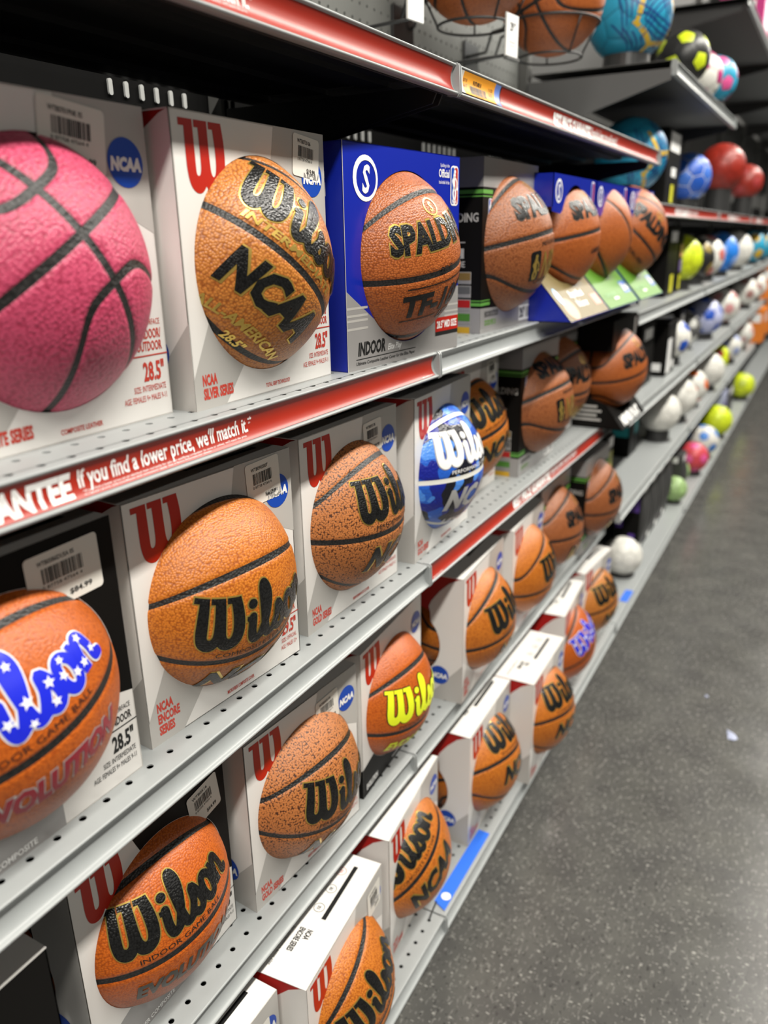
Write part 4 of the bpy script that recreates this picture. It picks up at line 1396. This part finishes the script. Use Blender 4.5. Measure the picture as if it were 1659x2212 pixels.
# ------------------------------------------------------------------ wire racks above the top shelf
def rack(cx, cz, cy, label, ball_label, q, card):
    root = thing('wire_ball_rack', label, 'rack', (cx, cy, cz), 0, 'wire ball racks')
    ring = lambda r, z: [(r * math.cos(2 * PI * i / 40), r * math.sin(2 * PI * i / 40), z) for i in range(40)]
    zr = -0.055
    part('ring', B().tube(ring(math.sqrt(RB ** 2 - zr ** 2) + 0.004, zr), 0.0030, 8, True), M_WIRE, root, True)
    part('lower_ring', B().tube(ring(0.074, -RB - 0.004), 0.0026, 8, True), M_WIRE, root, True)
    for xx in (-0.03, 0.03):
        part('arm', B().tube([(xx, math.sqrt(0.1105 ** 2 - xx * xx), zr), (xx, 0.135, zr - 0.004), (xx, 0.15, -0.10), (xx, YB - cy - 0.004, -0.105)], 0.0035, 8), M_WIRE, root, True)
    for a in (-2.2, -0.9, 0.4, 1.7):
        part('upright_wire', B().tube([(0.1105 * math.cos(a), 0.1105 * math.sin(a), zr), (0.074 * math.cos(a), 0.074 * math.sin(a), -RB - 0.004)], 0.0022, 6), M_WIRE, root, True)
    part('peg_plate', B().rbox(-0.045, 0.045, YB - cy - 0.006, YB - cy - 0.001, -0.19, -0.07, 0.002), M_WIRE, root)
    basketball((cx, cy, cz), q, L_SPAL, ball_label)
    if card:
        x, y, z = card
        c_ = thing('price_card', 'white price card reading 29.99 hanging in front of the wire racks', 'price card', (x, y, z), math.radians(-8))
        part('holder', B().rbox(-0.024, 0.024, 0.0008, 0.004, -0.036, 0.036, 0.0012), M_FACET, c_)
        part('holder_base', B().rbox(-0.025, 0.025, -0.004, 0.005, -0.041, -0.035, 0.0012), M_POST, c_)
        part('paper', B().box(-0.022, 0.022, 0.0, 0.0008, -0.035, 0.035), M_WHITE, c_)
        part('hook_arm', B().tube([(0, 0.004, -0.030), (0, 0.10, -0.030), (0, YB - y - 0.002, -0.028)], 0.003, 8), M_WIRE, c_, True)
        part('lettering', B().tri2(sh(text_w('29', 0.013, 0.014, 0.03), -0.010, 0.008) + sh(text_w('99', 0.006, 0.006, 0.02), 0.005, 0.016) + sh(text_w('basketball indoor', 0.026, 0.0028), -0.013, -0.012) + sh(text_w('outdoor size 7', 0.02, 0.0028), -0.010, -0.018), lambda u, v: (u, -0.0004, v)), M_BLACKT, c_)


rack(0.62, 1.868, 0.24, 'black wire ring rack with the left ball against the pegboard', 'orange basketball in the left wire rack at the top', (0.7, 0.3, 0.2, -0.6), None)
rack(0.98, 1.865, 0.20, 'black wire ring rack beside the turquoise ball', 'dark orange basketball in the right wire rack beside the turquoise ball', (0.6, 0.45, 0.3, -0.5), (0.544, 0.13, 1.702))
o = thing('price_card', 'cut-off white price card at the top edge above the pegboard plate', 'price card', (0.262, 0.19, 1.715), math.radians(-8))
part('holder', B().rbox(-0.024, 0.024, 0.0008, 0.004, -0.036, 0.036, 0.0012), M_FACET, o)
part('paper', B().box(-0.022, 0.022, 0.0, 0.0008, -0.035, 0.035), M_WHITE, o)
part('hook_arm', B().tube([(0, 0.004, -0.030), (0, 0.10, -0.030), (0, YB - 0.192, -0.028)], 0.003, 8), M_WIRE, o, True)
o = put('hook_plate', B().rbox(-0.03, 0.03, -0.006, 0, -0.06, 0.06, 0.002).mesh('hook_plate', M_WIRE), None, (0.60, YB - 0.001, 1.735))
tag(o, 'black hook plate on the pegboard below the first price card', 'hook plate')

# ------------------------------------------------------------------ soccer bays
def icosa():
    p = (1 + 5 ** 0.5) / 2
    v = [Vector(q).normalized() for q in ((-1, p, 0), (1, p, 0), (-1, -p, 0), (1, -p, 0), (0, -1, p), (0, 1, p), (0, -1, -p), (0, 1, -p), (p, 0, -1), (p, 0, 1), (-p, 0, -1), (-p, 0, 1))]
    f = [(0, 11, 5), (0, 5, 1), (0, 1, 7), (0, 7, 10), (0, 10, 11), (1, 5, 9), (5, 11, 4), (11, 10, 2), (10, 7, 6), (7, 1, 8), (3, 9, 4), (3, 4, 2), (3, 2, 6), (3, 6, 8), (3, 8, 9), (4, 9, 5), (2, 4, 11), (6, 2, 10), (8, 6, 7), (9, 8, 1)]
    return v, f


def soccer_panels():
    v, f = icosa()
    pent, hexp = [], []
    for i, c_ in enumerate(v):
        nb = []
        for t in f:
            if i in t:
                nb += [j for j in t if j != i]
        nb = list(set(nb))
        pts = [c_ * (2 / 3) + v[j] * (1 / 3) for j in nb]
        pent.append((c_, pts))
    for t in f:
        c_ = (v[t[0]] + v[t[1]] + v[t[2]]) / 3
        pts = []
        for a in range(3):
            i, j = t[a], t[(a + 1) % 3]
            pts += [v[i] * (2 / 3) + v[j] * (1 / 3), v[i] * (1 / 3) + v[j] * (2 / 3)]
        hexp.append((c_, pts))
    out = []
    for grp in (pent, hexp):
        b, places = B(), []
        for gi, (c_, pts) in enumerate(grp):
            n = c_.normalized()
            a = (pts[0] - c_)
            a = (a - n * a.dot(n)).normalized()
            bb = n.cross(a)
            places.append(Matrix(((a.x, bb.x, n.x), (a.y, bb.y, n.y), (a.z, bb.z, n.z))).to_quaternion())
            if gi:
                continue
            inv = Matrix((a, bb, n))
            pts = [inv @ p for p in pts]
            cl = inv @ c_
            pts = sorted(pts, key=lambda p: math.atan2(p.y, p.x))
            m = len(pts)
            rings = 4
            b.v.append((0, 0, 1.004))
            for r_ in range(1, rings + 1):
                k = r_ / rings * 0.955
                for i in range(m):
                    for s_ in range(3):
                        q_ = pts[i] * (1 - s_ / 3) + pts[(i + 1) % m] * (s_ / 3)
                        d_ = (cl * (1 - k) + q_ * k).normalized()
                        b.v.append(tuple(d_ * (1.004 if r_ < rings else 0.992)))
            M4 = m * 3
            for i in range(M4):
                b.f.append((0, 1 + i, 1 + (i + 1) % M4))
            for r_ in range(rings - 1):
                for i in range(M4):
                    p0 = 1 + r_ * M4
                    b.f.append((p0 + i, p0 + M4 + i, p0 + M4 + (i + 1) % M4, p0 + (i + 1) % M4))
        out.append((b, places))
    return out


(PENT, PENTQ), (HEXP, HEXQ) = soccer_panels()
CORE = B().lathe([(max(1e-4, 0.988 * math.cos(math.radians(a))), 0.988 * math.sin(math.radians(a))) for a in range(-90, 91, 10)], 36)
SB = {}


def soccer(center, r, base, accent, label, seam=(0.03, 0.03, 0.03), rot=(0.3, 0.5, 0.2), deck=None, group='soccer balls'):
    k = (base, accent, seam)
    if k not in SB:
        nm = 'ball_%d' % len(SB)
        SB[k] = (CORE.mesh('core', mat(nm + '_seam', seam, 0.5), True), PENT.mesh('pentagon_panel', noise_tint(mat(nm + '_accent', accent, 0.4), 6, 0.08), True),
                 HEXP.mesh('hexagon_panel', noise_tint(mat(nm + '_base', base, 0.4), 6, 0.08), True))
    me = SB[k]
    o = put('soccer_ball', me[0], None, center)
    o.scale = (r, r, r)
    o.rotation_euler = rot
    tag(o, label, 'soccer ball', group)
    for q_ in PENTQ:
        put('pentagon_panel', me[1], o, None, q_)
    for q_ in HEXQ:
        put('hexagon_panel', me[2], o, None, q_)
    if deck is not None:
        stand(center, r, deck, label)
    return o


STN = [0]


def stand(center, r, deck, label):
    hgt = center[2] - r - deck
    rr = 0.55 * r
    sink = r - math.sqrt(r * r - rr * rr)
    top = max(0.006, hgt + sink)
    b = B().lathe([(rr * 1.25, 0), (rr * 1.25, 0.003), (rr * 1.02, 0.005), (rr * 0.99, top), (rr * 0.90, top), (rr * 0.90, 0.004)], 28)
    o = put('ball_stand', b.mesh('ball_stand', mat('stand_dark', (0.03, 0.03, 0.03), 0.35)), None, (center[0], center[1], deck + 0.0002))
    tag(o, 'small round stand under the ' + label, 'stand', 'ball stands')


TEAL, GOLDY, WHT = (0.02, 0.30, 0.48), (0.62, 0.40, 0.03), (0.72, 0.71, 0.66)
BLU, LIMEY, BLKC, PNK, REDC = (0.012, 0.08, 0.48), (0.62, 0.74, 0.02), (0.02, 0.02, 0.02), (0.70, 0.10, 0.30), (0.30, 0.022, 0.012)


def teal_print(o, r):
    """yellow three-armed bars with dark blue chevrons, on a unit ball"""
    y, d = [], []
    for k in range(3):
        a = 2 * PI * k / 3 + 0.5
        y += [[(math.cos(a) * p[0] - math.sin(a) * p[1], math.sin(a) * p[0] + math.cos(a) * p[1]) for p in t] for t in rect2(0.0, -0.06, 0.46, 0.06) + rect2(0.50, -0.05, 0.66, 0.05)]
        for j in range(4):
            q = 0.20 + 0.13 * j
            m_ = a + PI / 3
            pts = [(q * 1.7 * math.cos(m_ - 0.75), q * 1.7 * math.sin(m_ - 0.75)), (q * math.cos(m_ - 0.25), q * math.sin(m_ - 0.25)), (q * math.cos(m_ + 0.25), q * math.sin(m_ + 0.25)), (q * 1.7 * math.cos(m_ + 0.75), q * 1.7 * math.sin(m_ + 0.75))]
            d += stroke(pts, 0.035, cap=False, smooth=False)
    for i, (la, lo) in enumerate(((5, -75), (10, -150), (55, -110), (-45, -110), (0, -10))):
        fn = on_ball(la, lo, 0.010, 1.0)
        put('yellow_bar_print', B().tri2(refine(y, 0.12), fn).mesh('yellow_bar_print', mat('teal_ball_yellow', GOLDY, 0.4), True), o)
        put('chevron_print', B().tri2(refine(d, 0.12), fn).mesh('chevron_print', mat('teal_ball_navy', (0.008, 0.05, 0.22), 0.4), True), o)


PALE = (0.55, 0.55, 0.52)
o = soccer((1.43, 0.13, 1.905), 0.112, TEAL, TEAL, 'large turquoise ball with yellow bars at the top edge', (0.015, 0.2, 0.34), (0.1, 0.2, 0.0), 1.775)
teal_print(o, 0.1)
o = soccer((1.62, 0.14, 1.572), 0.108, TEAL, TEAL, 'large turquoise ball with yellow bars behind the topmost red strip', (0.015, 0.2, 0.34), (0.5, 0.1, 0.5), 1.43)
teal_print(o, 0.1)
SOC = (
    ((1.98, 0.08, 1.885), 0.085, BLKC, LIMEY, 'neon yellow and black ball on the high shelf', 1.775),
    ((2.30, 0.08, 1.880), 0.085, WHT, (0.45, 0.02, 0.16), 'white and magenta ball on the high shelf', 1.775),
    ((2.55, 0.06, 1.900), 0.085, TEAL, PNK, 'turquoise and pink ball at the end of the high shelf', 1.775),
    ((2.42, 0.10, 1.550), 0.090, (0.02, 0.10, 0.50), (0.05, 0.16, 0.58), 'blue ball with white seams beside the black upright carton', 1.43),
    ((3.35, 0.10, 1.640), 0.110, REDC, (0.28, 0.02, 0.012), 'large plain red ball, nearer of the two', 1.43),
    ((4.28, 0.08, 1.620), 0.095, REDC, (0.36, 0.04, 0.04), 'red ball, farther and smaller of the two', 1.43),
    ((2.18, 0.13, 1.235), 0.055, PNK, PNK, 'small pink ball beside the last lime tray', 1.13),
    ((2.42, 0.10, 1.250), 0.092, LIMEY, LIMEY, 'plain neon yellow ball in the row of teal balls', 1.13),
    ((2.80, 0.10, 1.240), 0.088, BLKC, (0.28, 0.20, 0.05), 'black and gold ball right of the neon yellow one', 1.13),
    ((3.10, 0.10, 1.240), 0.094, WHT, (0.55, 0.14, 0.12), 'white ball with red panels left of the blue ball', 1.13),
    ((3.58, 0.10, 1.245), 0.104, (0.02, 0.20, 0.70), (0.25, 0.42, 0.85), 'bright blue ball between two white ones', 1.13),
    ((4.30, 0.10, 1.245), 0.108, WHT, WHT, 'plain white ball right of the bright blue one', 1.13),
    ((5.25, 0.10, 1.245), 0.110, TEAL, GOLDY, 'first of the far teal and gold balls', 1.13),
    ((5.95, 0.10, 1.245), 0.110, TEAL, GOLDY, 'middle one of the far teal and gold balls', 1.13),
    ((6.65, 0.10, 1.245), 0.110, TEAL, (0.5, 0.55, 0.45), 'last of the far teal balls at the right edge', 1.13),
    ((2.42, 0.10, 0.935), 0.082, WHT, BLU, 'white ball with blue patches next to the black tray', 0.83),
    ((2.92, 0.13, 0.925), 0.080, (0.10, 0.10, 0.10), (0.55, 0.55, 0.52), 'dark grey and white ball between the blue-patched balls', 0.83),
    ((3.35, 0.10, 0.940), 0.092, (0.45, 0.48, 0.70), BLU, 'pale blue ball with dark blue patches', 0.83),
    ((4.05, 0.10, 0.940), 0.098, WHT, (0.60, 0.28, 0.28), 'white and rose ball right of the pale blue one', 0.83),
    ((5.25, 0.10, 0.945), 0.100, WHT, (0.35, 0.18, 0.16), 'white ball with brownish panels far along the blue row', 0.83),
    ((5.95, 0.10, 0.945), 0.100, WHT, (0.45, 0.25, 0.22), 'farther white ball with reddish panels along the blue row', 0.83),
    ((6.85, 0.10, 0.945), 0.100, LIMEY, WHT, 'tiny yellow ball at the right edge of the blue row', 0.83),
    ((2.35, 0.10, 0.640), 0.085, WHT, WHT, 'plain white ball, nearest in the lower soccer row', 0.52),
    ((2.75, 0.10, 0.632), 0.092, WHT, (0.62, 0.60, 0.55), 'plain white ball, second in the lower soccer row', 0.52),
    ((3.12, 0.10, 0.622), 0.088, WHT, (0.75, 0.14, 0.01), 'white ball with orange panels in the lower soccer row', 0.52),
    ((3.62, 0.09, 0.632), 0.096, WHT, WHT, 'white ball just right of the orange-paneled one', 0.52),
    ((4.15, 0.12, 0.625), 0.090, LIMEY, REDC, 'yellow ball with red panels in the lower soccer row', 0.52),
    ((4.68, 0.10, 0.630), 0.088, WHT, (0.30, 0.36, 0.60), 'white ball with pale blue panels in the lower soccer row', 0.52),
    ((5.40, 0.10, 0.640), 0.092, WHT, (0.60, 0.40, 0.38), 'white ball with rose panels in the lower soccer row', 0.52),
    ((6.10, 0.10, 0.640), 0.092, WHT, (0.25, 0.03, 0.12), 'white ball with maroon panels in the lower soccer row', 0.52),
    ((2.72, 0.06, 0.200), 0.060, (0.30, 0.45, 0.18), (0.36, 0.55, 0.22), 'pale green mini ball, nearer one near the floor', 0.134),
    ((3.05, 0.10, 0.200), 0.060, (0.30, 0.45, 0.18), (0.36, 0.55, 0.22), 'pale green mini ball, farther one near the floor', 0.134),
    ((3.25, 0.06, 0.225), 0.080, (0.60, 0.06, 0.08), PNK, 'red and pink ball near the floor', 0.134),
    ((3.62, 0.06, 0.235), 0.085, WHT, (0.05, 0.22, 0.65), 'white and blue ball near the floor', 0.134),
    ((4.15, 0.06, 0.240), 0.095, LIMEY, LIMEY, 'neon yellow ball near the floor, nearer one', 0.134),
    ((5.50, 0.05, 0.240), 0.095, LIMEY, (0.45, 0.55, 0.05), 'neon yellow ball near the floor, farther one', 0.134),
    ((1.76, 0.08, 0.208), 0.072, WHT, WHT, 'white soccer ball right after the last boxed basketball', 0.134),
)
for i, (c_, r, a, b_, lb, dk) in enumerate(SOC):
    soccer(c_, r, a, b_, lb, (0.45, 0.45, 0.42) if a == WHT else WHT if a[:2] == (0.02, 0.10) else (a[0] * 0.5, a[1] * 0.5, a[2] * 0.5), (0.4 + i * 0.37, 0.2 + i * 0.53, i * 0.71), dk)


def pack(loc, w, h, d, body, label, bands, cat='box', bulge=None, name='retail_carton', group='soccer accessory packs'):
    root = thing(name, label, cat, loc, 0, group)
    part('body', B().rbox(0, w, 0, d, 0, h, 0.003), body, root)
    for (x0, z0, x1, z1, m) in bands:
        part('print_block', B().tri2(rect2(x0 * w, z0 * h, x1 * w, z1 * h), lambda u, v: (u, -0.0005, v)), m, root)
        part('print_block', B().tri2(rect2(x0 * d, z0 * h, x1 * d, z1 * h), lambda u, v: (-0.0005, d - u, v)), m, root)
    if bulge:
        for cx in (0.28, 0.72):
            b = B()
            n, k = 10, 8
            for i in range(n + 1):
                zz = 0.12 + 0.7 * i / n
                rr = (0.17 + 0.05 * math.sin(PI * i / n)) * w
                for j in range(k + 1):
                    a = PI * j / k
                    b.v.append((cx * w - rr * math.cos(a), -rr * 0.6 * math.sin(a) * math.sin(PI * (i + 0.6) / (n + 1.2)), zz * h))
            for i in range(n):
                for j in range(k):
                    b.f.append((i * (k + 1) + j, i * (k + 1) + j + 1, (i + 1) * (k + 1) + j + 1, (i + 1) * (k + 1) + j))
            part('shin_guard', b, bulge, root, True)
        part('hang_tab', B().slab([rrect(w * 0.3, h - 0.004, w * 0.7, h + 0.035, 0.008), circ(w * 0.5, h + 0.018, 0.007, n=12)], lambda u, v, e: (u, d * 0.4 + e, v), 0.0012), body, root)
    return root


M_WP, M_YP, M_MG, M_PU, M_LP = M_WHITE, mat('yellow_print', (0.62, 0.60, 0.03), 0.4), mat('magenta_print', (0.35, 0.01, 0.10), 0.4), mat('purple_print', (0.10, 0.04, 0.30), 0.4), mat('lime_print', (0.24, 0.34, 0.02), 0.4)
M_DK = noise_tint(mat('charcoal_plastic', (0.045, 0.045, 0.045), 0.4), 20, 0.1)
pack((1.78, 0.06, 1.4302), 0.24, 0.235, 0.20, M_BLACKP, 'black upright carton with a white triangle beside the blue-paneled ball', [(0.15, 0.72, 0.85, 0.96, M_WP), (0.35, 0.40, 0.7, 0.52, M_WP), (0.4, 0.06, 0.62, 0.3, M_YP)])
pack((1.96, 0.06, 1.1302), 0.20, 0.235, 0.18, M_BLACKP, 'black carton with a yellow bar behind the last lime tray', [(0.2, 0.8, 0.8, 0.95, M_WP), (0.4, 0.05, 0.7, 0.32, M_YP)])
pack((2.26, 0.07, 1.1302), 0.07, 0.22, 0.18, M_BLACKP, 'thin black carton with a navy band left of the neon yellow ball', [(0.1, 0.35, 0.9, 0.55, M_PU), (0.1, 0.6, 0.9, 0.8, mat('salmon_block', (0.6, 0.25, 0.18), 0.4)), (0.2, 0.05, 0.8, 0.3, M_YP)])
pack((1.75, 0.08, 0.8302), 0.22, 0.22, 0.18, M_BLACKP, 'black carton right of the black display tray', [(0.2, 0.75, 0.8, 0.92, M_WP), (0.1, 0.1, 0.5, 0.2, M_WP)])
pack((2.08, 0.05, 0.8302), 0.18, 0.20, 0.18, M_BLACKP, 'second black carton left of the blue-patched ball', [(0.05, 0.05, 0.5, 0.7, M_WP), (0.6, 0.1, 0.9, 0.25, M_WP)])
pack((2.62, 0.10, 0.8302), 0.14, 0.20, 0.14, M_BLACKP, 'narrow black carton between two blue-patched balls', [(0.2, 0.6, 0.8, 0.9, M_WP)])
pack((1.40, 0.09, 0.5202), 0.10, 0.215, 0.12, M_BLACKP, 'narrow black carton with an olive yellow panel under the black tray', [(0.3, 0.0, 0.95, 0.75, mat('olive_print', (0.34, 0.34, 0.04), 0.4)), (0.35, 0.82, 0.9, 0.97, M_WP)])
pack((1.60, 0.16, 0.5202), 0.16, 0.19, 0.14, M_DK, 'charcoal carton right of the olive-paneled one', [(0.1, 0.1, 0.6, 0.3, M_WP)])
pack((2.00, 0.14, 0.5202), 0.14, 0.20, 0.14, M_BLACKP, 'black carton with a teal block left of the white balls', [(0.5, 0.4, 0.95, 0.65, mat('teal_print', (0.02, 0.28, 0.30), 0.4))])
for x, m, lb in ((1.46, M_LP, 'lime'), (1.63, M_YP, 'yellow'), (1.98, M_PU, 'purple'), (2.14, M_WP, 'white'), (2.30, M_MG, 'magenta'), (2.46, M_FACET, 'grey')):
    pack((x, 0.20 if x < 1.9 else 0.07, 0.1352), 0.15, 0.29, 0.10, M_BLACKP, 'black shin guard pack with %s print on the base deck' % lb,
         [(0.2, 0.84, 0.8, 0.96, M_WP), (0.55, 0.60, 0.95, 0.80, m), (0.1, 0.35, 0.35, 0.50, m), (0.6, 0.10, 0.85, 0.28, m), (0.15, 0.03, 0.45, 0.12, M_WP)], 'pack', M_DK, 'shin_guard_pack')
pack((2.82, 0.05, 0.1352), 0.13, 0.20, 0.10, M_DK, 'low charcoal pack beside the pale green mini balls', [(0.2, 0.82, 0.8, 0.96, M_WP)], 'pack', M_DK, 'shin_guard_pack')
pack((4.40, 0.06, 0.1352), 0.25, 0.22, 0.15, mat('pale_blue_carton', (0.42, 0.45, 0.62), 0.4), 'pale blue carton far along the base deck', [(0.2, 0.3, 0.8, 0.7, M_PU)])
pack((4.75, 0.06, 0.1352), 0.30, 0.24, 0.15, M_DK, 'charcoal carton far along the base deck', [(0.2, 0.6, 0.8, 0.8, M_WP)])
for i, (x, z, lb) in enumerate(((5.85, 0.5202, 'orange carton at the right edge, on the lower soccer row'), (6.2, 0.8302, 'orange carton at the right edge, on the blue row'), (6.55, 0.5202, 'second orange carton at the right edge, on the lower soccer row'))):
    pack((x, -0.02, z), 0.28, 0.26, 0.12, mat('orange_carton', (0.72, 0.20, 0.02), 0.4), lb, [(0.2, 0.6, 0.8, 0.85, M_WP)])
for i, (x, lb, m) in enumerate(((3.4, 'pink boxed ball set on the highest shelf', (0.55, 0.04, 0.22)), (4.1, 'white and pink boxed set on the highest shelf', (0.6, 0.55, 0.55)), (4.8, 'red boxed ball set on the highest shelf', (0.55, 0.03, 0.05)))):
    pack((x, 0.0, 2.2002), 0.30, 0.24, 0.2, mat('upper_carton_%d' % i, m, 0.4), lb, [(0.2, 0.2, 0.8, 0.6, M_WP)])
# scraps on the floor
for i, (p, r, lb) in enumerate((((1.07, -0.40), 0.028, 'crumpled pale blue paper scrap on the floor'), ((1.25, -0.31), 0.010, 'tiny pale fleck on the floor by the base deck'))):
    b = B()
    pts = [(r * (0.7 + 0.3 * math.sin(k * 2.3 + i)) * math.cos(k), r * (0.6 + 0.3 * math.cos(k * 1.7)) * math.sin(k)) for k in [2 * PI * j / 9 for j in range(9)]]
    n = len(pts)
    b.v = [(x, y, 0.0005 + 0.004 * (j % 2)) for j, (x, y) in enumerate(pts)] + [(0, 0, 0.006)]
    b.f = [(j, (j + 1) % n, n) for j in range(n)]
    o = put('paper_scrap', b.mesh('paper_scrap', mat('scrap_paper', (0.42, 0.46, 0.62), 0.6)), None, (p[0], p[1], 0.0))
    tag(o, lb, 'scrap')

for i, (x, z, lb) in enumerate(((2.62, 1.1302, 'dark boxed ball behind the black and gold ball'), (3.28, 1.1302, 'dark boxed ball behind the bright blue ball'), (2.50, 0.8302, 'dark boxed ball behind the first blue-patched ball'),
                                (3.05, 0.8302, 'dark boxed ball behind the pale blue ball'), (2.50, 0.5202, 'dark boxed ball behind the first two white balls'), (3.30, 0.5202, 'dark boxed ball behind the orange-paneled ball'),
                                (3.40, 0.1352, 'dark boxed ball behind the white and blue floor-row ball'), (2.60, 1.4302, 'dark boxed ball between the blue ball and the red balls'))):
    pack((x, 0.215, z), 0.22, 0.21, 0.14, M_DK, lb, [(0.1, 0.72, 0.55, 0.9, M_WP), (0.55, 0.1, 0.9, 0.3, (M_YP, M_MG, M_WP, M_PU)[i % 4])])
